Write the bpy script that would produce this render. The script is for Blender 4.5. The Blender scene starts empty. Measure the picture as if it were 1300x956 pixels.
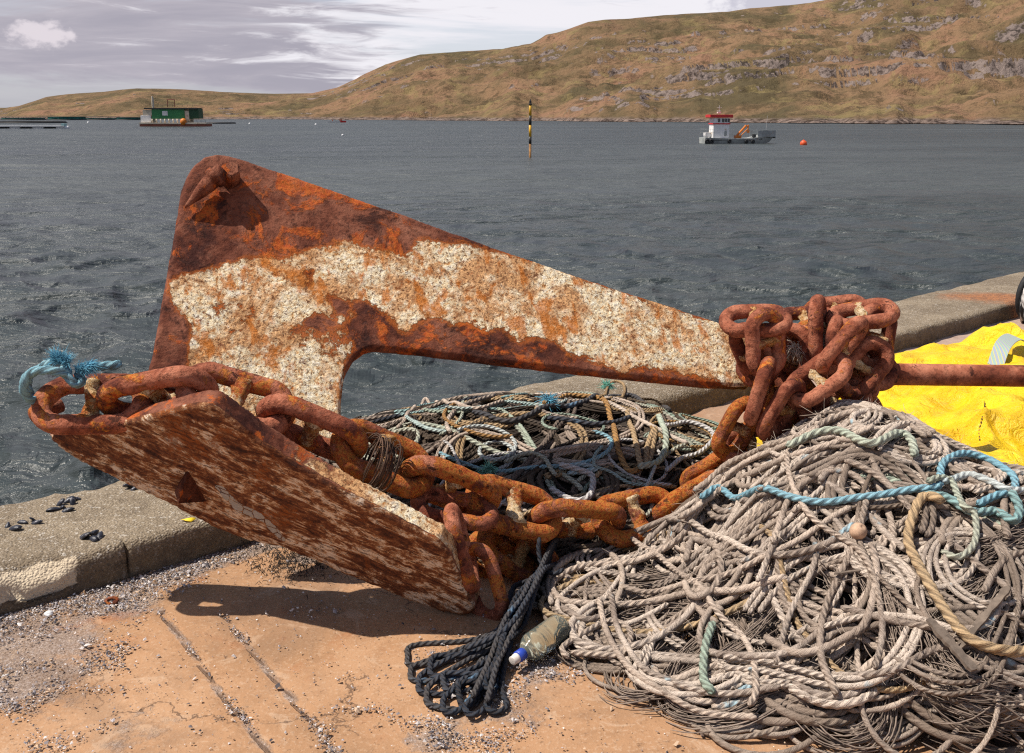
import bpy, bmesh, math, random
import numpy as np
from mathutils import Vector, Matrix, noise as mn
from mathutils.geometry import delaunay_2d_cdt

rng = np.random.default_rng(7)
random.seed(7)
SC = bpy.context.scene
COL = SC.collection

# ------------------------------------------------------------------ camera
FPX = 1264.0
PX0, PY0 = 650.0, 433.5
HOR = 146.0
PITCH = math.atan((PY0 - HOR) / FPX)
CP, SP = math.cos(PITCH), math.sin(PITCH)
EYE = np.array([0.0, 0.0, 1.5])
WATER_Z = -2.7

cam = bpy.data.cameras.new("camera")
cam.sensor_width = 36.0
cam.sensor_fit = 'HORIZONTAL'
cam.lens = FPX / 1300.0 * 36.0
cam.shift_y = -44.5 / 1300.0
cam.clip_start = 0.05
cam.clip_end = 30000
camo = bpy.data.objects.new("camera", cam)
COL.objects.link(camo)
camo.location = EYE
camo.rotation_euler = (math.pi / 2 - PITCH, 0, 0)
SC.camera = camo


def ray(px, py):
    a = (px - PX0) / FPX
    b = (PY0 - py) / FPX
    v = np.array([a, CP + b * SP, -SP + b * CP])
    return v / v[1]


def at(px, py, d):
    """world point seen at photo pixel px,py at forward distance d"""
    return EYE + ray(px, py) * d


def on_z(px, py, z=0.0):
    r = ray(px, py)
    return EYE + r * ((z - EYE[2]) / r[2])


def on_plane(px, py, p0, n):
    r = ray(px, py)
    t = np.dot(n, p0 - EYE) / np.dot(n, r)
    return EYE + r * t


def nrm(v):
    v = np.asarray(v, float)
    return v / np.linalg.norm(v)


# ------------------------------------------------------------------ numpy noise
def _hash(ix, iy, seed):
    h = (ix.astype(np.int64) * 374761393 + iy.astype(np.int64) * 668265263 + seed * 974711) & 0xffffffff
    h = ((h ^ (h >> 13)) * 1274126177) & 0xffffffff
    h = h ^ (h >> 16)
    return (h & 0xffff) / 65535.0


def vnoise(x, y, seed=0):
    ix, iy = np.floor(x), np.floor(y)
    fx, fy = x - ix, y - iy
    ux, uy = fx * fx * fx * (fx * (fx * 6 - 15) + 10), fy * fy * fy * (fy * (fy * 6 - 15) + 10)
    a = _hash(ix, iy, seed); b = _hash(ix + 1, iy, seed)
    c = _hash(ix, iy + 1, seed); d = _hash(ix + 1, iy + 1, seed)
    return (a * (1 - ux) + b * ux) * (1 - uy) + (c * (1 - ux) + d * ux) * uy


def fbm(x, y, oct=5, seed=0, gain=0.5):
    s = 0; a = 1; t = 0
    x = np.asarray(x, float); y = np.asarray(y, float)
    for k in range(oct):
        s = s + a * (vnoise(x, y, seed + k * 17) - 0.5) * 2
        t += a; a *= gain
        x = x * 2.03 + 11.7; y = y * 2.03 + 5.3
    return s / t


# ------------------------------------------------------------------ objects
def tag(o, label=None, cat=None, group=None, kind=None):
    if label: o["label"] = label
    if cat: o["category"] = cat
    if group: o["group"] = group
    if kind: o["kind"] = kind
    return o


def wloc(o):
    v = Vector((0, 0, 0))
    while o is not None:
        v = v + o.location
        o = o.parent
    return v


def empty(name, loc, label, cat, group=None):
    o = bpy.data.objects.new(name, None)
    o.empty_display_size = 0.1
    COL.objects.link(o)
    o.location = loc
    return tag(o, label, cat, group)


def obj(name, mesh, mat=None, parent=None, smooth=True):
    """link a mesh whose vertices are in world coordinates; unrotated parents"""
    o = bpy.data.objects.new(name, mesh)
    COL.objects.link(o)
    if parent is not None:
        o.parent = parent
        off = wloc(parent)
        mesh.transform(Matrix.Translation(-off))
    if mat is not None and len(mesh.materials) == 0:
        mesh.materials.append(mat)
    if smooth:
        mesh.polygons.foreach_set("use_smooth", [True] * len(mesh.polygons))
    return o


def origin_to(o, p):
    """put a top-level mesh object's origin at p without moving its vertices in the world"""
    o.data.transform(Matrix.Translation(-Vector(p)))
    o.location = p
    return o


def mesh_py(name, verts, faces):
    me = bpy.data.meshes.new(name)
    me.from_pydata([tuple(map(float, v)) for v in verts], [], [tuple(int(i) for i in f) for f in faces])
    me.update()
    return me


def grid_mesh(name, P):
    """P: (R,C,3) array"""
    R, C, _ = P.shape
    me = bpy.data.meshes.new(name)
    me.vertices.add(R * C)
    me.vertices.foreach_set("co", P.reshape(-1).astype(np.float32))
    idx = np.arange(R * C).reshape(R, C)
    q = np.stack([idx[:-1, :-1], idx[:-1, 1:], idx[1:, 1:], idx[1:, :-1]], -1).reshape(-1, 4)
    n = len(q)
    me.loops.add(n * 4)
    me.loops.foreach_set("vertex_index", q.reshape(-1).astype(np.int32))
    me.polygons.add(n)
    me.polygons.foreach_set("loop_start", (np.arange(n) * 4).astype(np.int32))
    me.polygons.foreach_set("loop_total", np.full(n, 4, np.int32))
    me.update(calc_edges=True)
    me.validate()
    return me


def set_attr(me, name, vals):
    a = me.attributes.new(name, 'FLOAT', 'POINT')
    a.data.foreach_set("value", np.asarray(vals, np.float32))


class MB:
    """collects boxes, bars, tubes into one mesh"""
    def __init__(s):
        s.v = []; s.f = []

    def add(s, verts, faces):
        o = len(s.v)
        s.v += [tuple(map(float, v)) for v in verts]
        s.f += [tuple(i + o for i in f) for f in faces]
        return s

    def box(s, c, size, M=None, taper=1.0):
        x, y, z = [k / 2 for k in size]
        vs = [(-x, -y, -z), (x, -y, -z), (x, y, -z), (-x, y, -z), (-x * taper, -y * taper, z), (x * taper, -y * taper, z), (x * taper, y * taper, z), (-x * taper, y * taper, z)]
        if M is not None:
            vs = [tuple(M @ Vector(v)) for v in vs]
        vs = [(v[0] + c[0], v[1] + c[1], v[2] + c[2]) for v in vs]
        return s.add(vs, [(0, 3, 2, 1), (4, 5, 6, 7), (0, 1, 5, 4), (1, 2, 6, 5), (2, 3, 7, 6), (3, 0, 4, 7)])

    def tube(s, pts, r, sides=8, closed=False):
        pts = np.asarray(pts, float)
        v, f = tube_arrays(pts, r, sides, closed)
        return s.add(v, f)

    def lathe(s, prof, c=(0, 0, 0), sides=24, M=None):
        """prof: list of (radius, height)"""
        vs = []; fs = []
        n = len(prof)
        for (r, h) in prof:
            for k in range(sides):
                a = 2 * math.pi * k / sides
                p = Vector((r * math.cos(a), r * math.sin(a), h))
                if M is not None: p = M @ p
                vs.append((p[0] + c[0], p[1] + c[1], p[2] + c[2]))
        for i in range(n - 1):
            for k in range(sides):
                k2 = (k + 1) % sides
                fs.append((i * sides + k, i * sides + k2, (i + 1) * sides + k2, (i + 1) * sides + k))
        fs.append(tuple(range(sides))[::-1])
        fs.append(tuple((n - 1) * sides + k for k in range(sides)))
        return s.add(vs, fs)

    def mesh(s, name, bevel=0.0, segs=2):
        me = mesh_py(name, s.v, s.f)
        if bevel > 0:
            bm = bmesh.new(); bm.from_mesh(me)
            bmesh.ops.bevel(bm, geom=[e for e in bm.edges if len(e.link_faces) == 2 and e.calc_face_angle() > 0.5], offset=bevel, segments=segs, affect='EDGES', clamp_overlap=True)
            bm.to_mesh(me); bm.free()
        return me


def frames(P, closed=False):
    n = len(P)
    if closed:
        T = np.roll(P, -1, 0) - np.roll(P, 1, 0)
    else:
        T = np.gradient(P, axis=0)
    T /= np.maximum(np.linalg.norm(T, axis=1, keepdims=True), 1e-9)
    N = np.zeros_like(P)
    up = np.array([0, 0, 1.0]) if abs(T[0][2]) < 0.9 else np.array([1.0, 0, 0])
    v = up - T[0] * np.dot(up, T[0]); v /= np.linalg.norm(v)
    for i in range(n):
        v = v - T[i] * np.dot(v, T[i])
        v /= max(np.linalg.norm(v), 1e-9)
        N[i] = v
    B = np.cross(T, N)
    return T, N, B


def tube_arrays(P, r, sides=8, closed=False, lobes=0, pitch=0.1, depth=0.16, phase=0.0, ends=True):
    """verts, faces of a tube along P; lobed cross-section twists like laid rope"""
    P = np.asarray(P, float)
    n = len(P)
    T, N, B = frames(P, closed)
    seg = np.linalg.norm(np.diff(P, axis=0), axis=1)
    s = np.concatenate([[0], np.cumsum(seg)])
    ph = np.arange(sides) * 2 * np.pi / sides
    R = np.broadcast_to(np.asarray(r, float).reshape(-1, 1), (n, sides)).copy()
    if lobes:
        ang = lobes * (ph[None, :] + 2 * np.pi * s[:, None] / pitch)
        R = R * (1 + depth * np.cos(ang))
    if ends and not closed:
        R[0] *= 0.5; R[-1] *= 0.5
    V = P[:, None, :] + R[:, :, None] * (np.cos(ph)[None, :, None] * N[:, None, :] + np.sin(ph)[None, :, None] * B[:, None, :])
    idx = np.arange(n * sides).reshape(n, sides)
    a = idx if not closed else np.vstack([idx, idx[:1]])
    q = np.stack([a[:-1], np.roll(a[:-1], -1, 1), np.roll(a[1:], -1, 1), a[1:]], -1).reshape(-1, 4)
    f = [tuple(int(k) for k in x) for x in q]
    if not closed:
        f.append(tuple(int(k) for k in idx[0][::-1])); f.append(tuple(int(k) for k in idx[-1]))
    return V.reshape(-1, 3).tolist(), f


def spline(pts, step=0.012, closed=False):
    """Catmull-Rom through pts, resampled evenly"""
    P = np.asarray(pts, float)
    if closed:
        Q = np.vstack([P[-1:], P, P[:2]])
    else:
        Q = np.vstack([2 * P[0] - P[1], P, 2 * P[-1] - P[-2]])
    out = []
    for i in range(1, len(Q) - 2):
        p0, p1, p2, p3 = Q[i - 1], Q[i], Q[i + 1], Q[i + 2]
        for t in np.linspace(0, 1, 24, endpoint=False):
            out.append(0.5 * ((2 * p1) + (-p0 + p2) * t + (2 * p0 - 5 * p1 + 4 * p2 - p3) * t * t + (-p0 + 3 * p1 - 3 * p2 + p3) * t ** 3))
    if not closed: out.append(Q[-2])
    out = np.array(out)
    if closed: out = np.vstack([out, out[:1]])
    return resample(out, step, closed)


def resample(out, step, closed=False):
    d = np.concatenate([[0], np.cumsum(np.linalg.norm(np.diff(out, axis=0), axis=1))])
    n = max(3, int(round(d[-1] / step)) + 1)
    s = np.linspace(0, d[-1], n)
    R = np.stack([np.interp(s, d, out[:, k]) for k in range(out.shape[1])], 1)
    return R[:-1] if closed else R


def rope_mesh(name, paths, r, lobes=3, pitch=None, sides=12, depth=0.09, wob=0.0):
    """one mesh of one or more rope runs; UV u runs along the rope in metres"""
    vs = []; fs = []; us = []; an = []
    for P in paths:
        P = np.asarray(P, float)
        rr = np.full(len(P), r)
        if wob:
            k = rng.uniform(0, 100)
            rr = r * (1 + wob * fbm(np.arange(len(P)) * 0.12 + k, np.full(len(P), k), 3))
        v, f = tube_arrays(P, rr, sides, False, lobes, pitch or r * 8.5, depth)
        o = len(vs)
        vs += v; fs += [tuple(i + o for i in x) for x in f]
        s = np.concatenate([[0], np.cumsum(np.linalg.norm(np.diff(P, axis=0), axis=1))])
        s_off = rng.uniform(0, 50)
        us += np.repeat(s + s_off, sides).tolist()
        an += (np.arange(sides)[None, :] * 2 * np.pi / sides + 2 * np.pi * s[:, None] / (pitch or r * 8.5)).reshape(-1).tolist()
    me = mesh_py(name, vs, fs)
    us = np.array(us); an = np.array(an)
    a = me.attributes.new("fib", 'FLOAT_VECTOR', 'POINT')
    a.data.foreach_set("vector", np.stack([us * 14, np.cos(an) * 4.5, np.sin(an) * 4.5], 1).astype(np.float32).reshape(-1))
    return me

# ------------------------------------------------------------------ materials
class G:
    """small node-graph helper"""
    def __init__(s, name):
        s.m = bpy.data.materials.new(name)
        s.m.use_nodes = True
        s.t = s.m.node_tree
        s.b = s.t.nodes["Principled BSDF"]
        s.out = s.t.nodes["Material Output"]
        s._oc = None

    def n(s, typ, **kw):
        nd = s.t.nodes.new(typ)
        for k, v in kw.items():
            setattr(nd, k, v)
        return nd

    def set(s, sock, v):
        if hasattr(v, "is_output") or isinstance(v, bpy.types.NodeSocket):
            s.t.links.new(v, sock)
        else:
            if isinstance(v, (tuple, list)) and len(v) == 3 and sock.type == 'RGBA':
                v = (*v, 1)
            sock.default_value = v

    def oc(s):
        if s._oc is None:
            tc = s.n("ShaderNodeTexCoord")
            oi = s.n("ShaderNodeObjectInfo")
            mul = s.n("ShaderNodeMath", operation='MULTIPLY'); s.set(mul.inputs[0], oi.outputs["Random"]); mul.inputs[1].default_value = 37.0
            ad = s.n("ShaderNodeVectorMath", operation='ADD')
            s.set(ad.inputs[0], tc.outputs["Object"]); s.set(ad.inputs[1], mul.outputs[0])
            s._oc = ad.outputs[0]; s.rnd = oi.outputs["Random"]; s.obj = tc.outputs["Object"]
        return s._oc

    def attr(s, name, out="Fac"):
        a = s.n("ShaderNodeAttribute"); a.attribute_name = name
        return a.outputs[out]

    def scale(s, v, k):
        m = s.n("ShaderNodeVectorMath", operation='MULTIPLY'); s.set(m.inputs[0], v); m.inputs[1].default_value = k
        return m.outputs[0]

    def noise(s, scale=5, detail=6, rough=0.6, dist=0.0, vec=None, out="Fac", ntype=None):
        nd = s.n("ShaderNodeTexNoise")
        if ntype: nd.noise_type = ntype
        s.set(nd.inputs["Vector"], vec if vec is not None else s.oc())
        nd.inputs["Scale"].default_value = scale; nd.inputs["Detail"].default_value = detail
        nd.inputs["Roughness"].default_value = rough; nd.inputs["Distortion"].default_value = dist
        return nd.outputs[out]

    def voro(s, scale=20, vec=None, feature='F1', out="Distance", rand=1.0):
        nd = s.n("ShaderNodeTexVoronoi"); nd.feature = feature
        s.set(nd.inputs["Vector"], vec if vec is not None else s.oc())
        nd.inputs["Scale"].default_value = scale; nd.inputs["Randomness"].default_value = rand
        return nd.outputs[out]

    def ramp(s, fac, stops, interp='LINEAR'):
        nd = s.n("ShaderNodeValToRGB"); nd.color_ramp.interpolation = interp
        e = nd.color_ramp.elements
        while len(e) < len(stops): e.new(0.5)
        for k, (p, c) in enumerate(stops):
            e[k].position = p
            e[k].color = (c, c, c, 1) if isinstance(c, (int, float)) else (*c, 1)
        s.set(nd.inputs[0], fac)
        return nd.outputs[0]

    def mix(s, f, a, b, blend='MIX'):
        nd = s.n("ShaderNodeMix", data_type='RGBA', blend_type=blend)
        s.set(nd.inputs[0], f); s.set(nd.inputs[6], a); s.set(nd.inputs[7], b)
        return nd.outputs[2]

    def ma(s, op, a, b=0.0, c=None, clamp=False):
        nd = s.n("ShaderNodeMath", operation=op); nd.use_clamp = clamp
        s.set(nd.inputs[0], a); s.set(nd.inputs[1], b)
        if c is not None: s.set(nd.inputs[2], c)
        return nd.outputs[0]

    def step(s, v, lo, hi):
        nd = s.n("ShaderNodeMapRange"); nd.interpolation_type = 'SMOOTHSTEP'
        s.set(nd.inputs[0], v); nd.inputs[1].default_value = lo; nd.inputs[2].default_value = hi
        return nd.outputs[0]

    def bump(s, h, strength=0.5, dist=0.01, normal=None):
        nd = s.n("ShaderNodeBump"); nd.inputs["Strength"].default_value = strength; nd.inputs["Distance"].default_value = dist
        s.set(nd.inputs["Height"], h)
        if normal is not None: s.set(nd.inputs["Normal"], normal)
        return nd.outputs[0]

    def fin(s, color=None, rough=0.8, normal=None, metal=0.0, spec=0.3, **kw):
        if color is not None: s.set(s.b.inputs["Base Color"], color)
        s.set(s.b.inputs["Roughness"], rough)
        s.b.inputs["Metallic"].default_value = metal
        s.b.inputs["Specular IOR Level"].default_value = spec
        if normal is not None: s.set(s.b.inputs["Normal"], normal)
        for k, v in kw.items():
            s.set(s.b.inputs[k.replace("_", " ")], v)
        return s.m


def plain(name, col, rough=0.6, var=0.25, scale=3.0, metal=0.0, spec=0.4, dirt=None):
    """painted or cast surface with wear in its colour"""
    g = G(name)
    n = g.noise(scale, 6, 0.65)
    c = g.mix(g.step(n, 0.35, 0.7), tuple(k * (1 - var) for k in col), tuple(min(1, k * (1 + var * 0.4)) for k in col))
    if dirt:
        c = g.mix(g.step(g.noise(scale * 2.3, 7, 0.7), 0.55, 0.7), c, dirt)
    return g.fin(c, rough, g.bump(g.noise(scale * 12, 4), 0.15, 0.02), metal, spec)


# rusted steel: dark scale, brown rust, orange bloom, tan dust
def rust_color(g, k=1.0, orange=0.5, dark=0.5, lum=1.0):
    L = lambda *c: tuple(min(0.9, x * lum) for x in c)
    n1 = g.noise(5.5 * k, 9, 0.68, 0.4)
    n2 = g.noise(19 * k, 8, 0.7, 0.2)
    n3 = g.noise(75 * k, 5, 0.7)
    base = g.ramp(n1, [(0.38, L(0.050, 0.015, 0.011)), (0.46, L(0.125, 0.037, 0.020)), (0.54, L(0.20, 0.070, 0.040)), (0.62, L(0.27, 0.108, 0.064))])
    og = g.step(g.noise(8 * k, 8, 0.75, 0.5), 0.60 - 0.14 * orange, 0.64 - 0.10 * orange)
    base = g.mix(g.ma('MULTIPLY', og, 0.80), base, g.mix(g.step(n3, 0.4, 0.6), (0.40, 0.070, 0.012), (0.62, 0.155, 0.022) if lum < 1.45 else (0.74, 0.30, 0.05)))
    dk = g.step(g.noise(13 * k, 9, 0.74, 0.5), 0.585 - 0.10 * (dark - 0.5), 0.625)
    base = g.mix(g.ma('MULTIPLY', dk, 0.85), base, g.mix(g.step(n3, 0.4, 0.6), (0.022, 0.009, 0.008), (0.065, 0.024, 0.018)))
    base = g.mix(g.ma('MULTIPLY', g.step(n3, 0.50, 0.62), 0.50), base, (0.040, 0.014, 0.010))
    base = g.mix(g.ma('MULTIPLY', g.step(n2, 0.54, 0.64), 0.30), base, L(0.34, 0.14, 0.085))
    h = g.ma('ADD', g.ma('MULTIPLY', n2, 1.2), g.ma('MULTIPLY', n3, 0.7))
    h = g.ma('ADD', h, g.ma('MULTIPLY', og, 0.25))
    h = g.ma('SUBTRACT', h, g.ma('MULTIPLY', dk, 0.30))
    return base, h


def m_rust(name, k=1.0, orange=0.5, dark=0.5, bump=0.7, dist=0.012, lum=1.15):
    g = G(name)
    c, h = rust_color(g, k, orange, dark, lum)
    b = g.bump(h, bump, dist)
    b = g.bump(g.noise(190 * k, 3, 0.7), 0.35, 0.003, b)
    return g.fin(c, 0.92, b, 0.0, 0.15)


def barnacle(g):
    """crusted old white paint: pale lumps, tan and orange stains, dark pits"""
    wv = g.n("ShaderNodeVectorMath", operation='ADD')
    g.set(wv.inputs[0], g.oc()); g.set(wv.inputs[1], g.scale(g.noise(22, 4, 0.6, out="Color"), (0.03, 0.03, 0.03)))
    v = g.voro(70, vec=wv.outputs[0])
    f = g.noise(44, 7, 0.80, 0.5)
    f2 = g.noise(26, 6, 0.75, 0.3)
    big = g.noise(5.5, 8, 0.66, 0.5)
    c = g.ramp(f, [(0.32, (0.20, 0.065, 0.022)), (0.375, (0.58, 0.26, 0.07)), (0.43, (0.82, 0.60, 0.34)), (0.50, (0.94, 0.80, 0.54)), (0.60, (0.95, 0.88, 0.72))])
    st = g.step(g.ma('ADD', g.ma('MULTIPLY', big, 0.8), g.ma('MULTIPLY', f2, 0.2)), 0.455, 0.565)
    c = g.mix(g.ma('MULTIPLY', st, 0.72), c, g.mix(g.step(f, 0.4, 0.58), (0.30, 0.070, 0.012), (0.74, 0.30, 0.035)))
    pit = g.step(g.noise(95, 4, 0.75, 0.3), 0.565, 0.61)
    c = g.mix(g.ma('MULTIPLY', pit, 0.85), c, (0.17, 0.060, 0.022))
    scab = g.step(f2, 0.60, 0.64)
    c = g.mix(g.ma('MULTIPLY', scab, 0.75), c, (0.17, 0.055, 0.03))
    h = g.ma('ADD', g.ma('MULTIPLY', g.ma('SUBTRACT', 1.0, v), 0.45), g.ma('MULTIPLY', f, 1.5))
    h = g.ma('ADD', h, g.ma('MULTIPLY', f2, 0.6))
    h = g.ma('SUBTRACT', h, g.ma('MULTIPLY', pit, 0.35))
    return c, h


def m_shank():
    g = G("rusted_steel_with_flaking_white_paint")
    rc, rh = rust_color(g, 0.7, 0.62, 0.95)
    bc, bh = barnacle(g)
    p = g.attr("paint")
    e = g.ma('ADD', g.ma('MULTIPLY', g.ma('SUBTRACT', g.noise(11, 9, 0.72), 0.5), 1.25), g.ma('MULTIPLY', g.ma('SUBTRACT', g.noise(70, 4, 0.7), 0.5), 0.55))
    t = g.ma('ADD', p, e)
    mask = g.step(t, 0.44, 0.53)
    halo = g.ma('MULTIPLY', g.step(t, 0.22, 0.5), 0.75)
    rc = g.mix(halo, rc, g.mix(g.noise(40, 5), (0.30, 0.07, 0.014), (0.62, 0.17, 0.02)))
    # long rust runs down the paint
    runs = g.noise(1.0, 5, 0.6, 0.3, vec=g.scale(g.oc(), (16, 16, 2.2)))
    bc = g.mix(g.ma('MULTIPLY', g.step(runs, 0.53, 0.62), 0.75), bc, (0.58, 0.17, 0.015))
    c = g.mix(mask, rc, bc)
    h = g.ma('ADD', g.ma('MULTIPLY', rh, 0.7), g.ma('MULTIPLY', mask, g.ma('ADD', g.ma('MULTIPLY', bh, 0.8), 0.35)))
    b = g.bump(h, 0.9, 0.012)
    return g.fin(c, 0.9, b, 0.0, 0.2)


def m_fluke():
    """bare underside of the fluke: streaky scale along its length, grey-white remains of paint; rim has crusted paint"""
    g = G("streaked_rusted_steel")
    uv = g.attr("along", "Vector")
    st = g.ma('ADD', g.ma('MULTIPLY', g.noise(1.0, 9, 0.74, 1.0, vec=g.scale(uv, (6.5, 24, 24))), 0.52), g.ma('ADD', g.ma('MULTIPLY', g.noise(9, 9, 0.74, 0.7, vec=uv), 0.30), g.ma('MULTIPLY', g.noise(38, 5, 0.75, 0.3, vec=uv), 0.18)))
    st2 = g.noise(1.0, 8, 0.78, 0.6, vec=g.scale(uv, (34, 80, 80)))
    c = g.ramp(st, [(0.41, (0.045, 0.018, 0.012)), (0.465, (0.15, 0.050, 0.022)), (0.505, (0.28, 0.115, 0.048)), (0.525, (0.50, 0.29, 0.15)), (0.555, (0.74, 0.60, 0.46))])
    c = g.mix(g.ma('MULTIPLY', g.step(st2, 0.51, 0.57), 0.8), c, (0.070, 0.028, 0.018))
    og = g.step(g.noise(5, 8, 0.68, 0.5), 0.545, 0.60)
    c = g.mix(g.ma('MULTIPLY', og, 0.72), c, g.mix(g.step(st2, 0.44, 0.56), (0.09, 0.028, 0.012), (0.34, 0.10, 0.022)))
    gp = g.ma('ADD', g.attr("grey"), g.ma('MULTIPLY', g.ma('SUBTRACT', g.noise(30, 5, 0.6), 0.5), 0.6))
    gm = g.step(gp, 0.46, 0.5)
    crack = g.step(g.voro(26, feature='DISTANCE_TO_EDGE'), 0.02, 0.05)
    gm = g.ma('MULTIPLY', gm, crack)
    c = g.mix(gm, c, (0.40, 0.37, 0.33))
    bc, bh = barnacle(g)
    rp = g.ma('ADD', g.attr("rim"), g.ma('MULTIPLY', g.ma('SUBTRACT', g.noise(16, 8, 0.7), 0.5), 1.1))
    rm = g.step(rp, 0.5, 0.6)
    rb = g.step(g.attr("bare"), 0.4, 0.6)
    rc, rh = rust_color(g, 1.0, 0.6, 0.4)
    c = g.mix(rb, c, rc)
    c = g.mix(rm, c, bc)
    h = g.ma('ADD', g.ma('MULTIPLY', st, 0.5), g.ma('MULTIPLY', st2, 0.5))
    h = g.ma('ADD', h, g.ma('MULTIPLY', gm, 0.5))
    h = g.ma('ADD', h, g.ma('MULTIPLY', rm, bh))
    return g.fin(c, 0.9, g.bump(h, 0.8, 0.012), 0.0, 0.2)


def m_rope(name, stops, rough=0.9, fleck=None, fleck_at=0.66, groove=(0.06, 0.045, 0.035), gk=0.5, lay_lo=0.30):
    """worn laid rope: fibres run along it, colour drifts along the run and from piece to piece"""
    g = G(name)
    fib = g.attr("fib", "Vector")
    g.oc()
    drift = g.noise(3.0, 4, 0.6)
    v = g.ma('ADD', g.ma('MULTIPLY', drift, 0.75), g.ma('MULTIPLY', g.ma('SUBTRACT', g.rnd, 0.5), 0.5))
    c = g.ramp(v, stops)
    fine = g.noise(1.0, 5, 0.75, 0.2, vec=g.scale(fib, (0.8, 0.48, 0.48)))
    fine2 = g.noise(1.0, 3, 0.7, 0.0, vec=g.scale(fib, (1.6, 1.05, 1.05)))
    c = g.mix(g.ma('MULTIPLY', g.step(fine, 0.46, 0.58), 0.55), c, g.mix(0.55, c, groove))
    c = g.mix(g.ma('MULTIPLY', g.step(fine2, 0.54, 0.62), gk), c, groove)
    if fleck:
        c = g.mix(g.step(g.noise(5.5, 4, 0.6), fleck_at, fleck_at + 0.06), c, fleck)
    sx_ = g.n("ShaderNodeSeparateXYZ"); g.set(sx_.inputs[0], fib)
    y_, z_ = sx_.outputs[1], sx_.outputs[2]
    ln_ = g.ma('SQRT', g.ma('ADD', g.ma('MULTIPLY', y_, y_), g.ma('ADD', g.ma('MULTIPLY', z_, z_), 1e-6)))
    c1 = g.ma('DIVIDE', y_, ln_)
    c3 = g.ma('MULTIPLY', c1, g.ma('SUBTRACT', g.ma('MULTIPLY', g.ma('MULTIPLY', c1, c1), 4.0), 3.0))
    wear = g.step(g.noise(4.0, 3, 0.6), lay_lo, lay_lo + 0.14)
    gr_ = g.ma('MULTIPLY', g.step(c3, -0.45, -0.98), wear)
    c = g.mix(g.ma('MULTIPLY', gr_, 0.60), c, g.mix(0.8, c, groove))
    h = g.ma('ADD', g.ma('MULTIPLY', fine, 0.5), g.ma('MULTIPLY', fine2, 0.5))
    h = g.ma('ADD', h, g.ma('MULTIPLY', g.ma('MULTIPLY', c3, wear), 0.55))
    return g.fin(c, rough, g.bump(h, 1.0, 0.005), 0.0, 0.15)


def m_quay():
    g = G("sand_stained_concrete")
    o = g.obj if g._oc is not None else (g.oc(), g.obj)[1]
    n = g.noise(1.6, 7, 0.6, vec=o); n2 = g.noise(14, 7, 0.65, vec=o); n3 = g.noise(95, 5, 0.7, vec=o)
    c = g.ramp(n, [(0.36, (0.29, 0.165, 0.088)), (0.5, (0.375, 0.21, 0.112)), (0.64, (0.43, 0.255, 0.145))])
    c = g.mix(g.ma('MULTIPLY', g.step(n2, 0.5, 0.72), 0.5), c, (0.24, 0.13, 0.068))
    c = g.mix(g.ma('MULTIPLY', g.step(n3, 0.52, 0.64), 0.45), c, (0.50, 0.36, 0.25))
    c = g.mix(g.ma('MULTIPLY', g.step(g.noise(60, 4, 0.7, vec=o), 0.60, 0.66), 0.6), c, (0.13, 0.075, 0.045))
    d = g.attr("dirt")
    dm = g.step(g.ma('ADD', d, g.ma('MULTIPLY', g.ma('SUBTRACT', g.noise(9, 8, 0.7, vec=o), 0.5), 1.0)), 0.40, 0.62)
    grit = g.ramp(g.noise(120, 4, 0.8, vec=o), [(0.3, (0.10, 0.075, 0.06)), (0.5, (0.30, 0.23, 0.19)), (0.68, (0.55, 0.49, 0.46))])
    c = g.mix(g.ma('MULTIPLY', dm, 0.85), c, grit)
    st = g.step(g.noise(2.3, 5, 0.6, 0.5, vec=o), 0.58, 0.68)
    c = g.mix(g.ma('MULTIPLY', st, 0.45), c, (0.34, 0.115, 0.04))
    c = g.mix(g.ma('MULTIPLY', g.step(g.noise(1.1, 8, 0.66, 0.8, vec=o), 0.50, 0.60), 0.38), c, (0.20, 0.125, 0.08))
    c = g.mix(g.ma('MULTIPLY', g.step(g.noise(6, 8, 0.7, 1.2, vec=o), 0.56, 0.62), 0.35), c, (0.50, 0.36, 0.25))
    wob = g.n("ShaderNodeVectorMath", operation='ADD'); g.set(wob.inputs[0], o); g.set(wob.inputs[1], g.scale(g.noise(4, 6, 0.65, vec=o, out="Color"), (0.35, 0.35, 0.35)))
    ck = g.ma('MULTIPLY', g.step(g.voro(1.5, vec=wob.outputs[0], feature='DISTANCE_TO_EDGE'), 0.008, 0.002), g.step(g.noise(1.7, 3, 0.5, vec=o), 0.48, 0.56))
    c = g.mix(g.ma('MULTIPLY', ck, 0.75), c, (0.10, 0.06, 0.04))
    j = g.attr("joint")
    jm = g.step(g.ma('ADD', j, g.ma('MULTIPLY', g.ma('SUBTRACT', g.noise(30, 5, vec=o), 0.5), 0.5)), 0.55, 0.75)
    c = g.mix(g.ma('MULTIPLY', jm, 0.8), c, (0.16, 0.095, 0.06))
    far = g.attr("far")
    c = g.mix(far, c, g.ramp(n2, [(0.3, (0.30, 0.21, 0.17)), (0.7, (0.42, 0.31, 0.25))]))
    h = g.ma('ADD', g.ma('MULTIPLY', n2, 0.5), g.ma('MULTIPLY', n3, 0.25))
    h = g.ma('ADD', h, g.ma('MULTIPLY', dm, g.ma('MULTIPLY', g.noise(160, 3, 0.7, vec=o), 1.1)))
    h = g.ma('SUBTRACT', h, g.ma('MULTIPLY', jm, 0.5))
    return g.fin(c, 0.93, g.bump(h, 0.8, 0.01), 0.0, 0.2)


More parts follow.
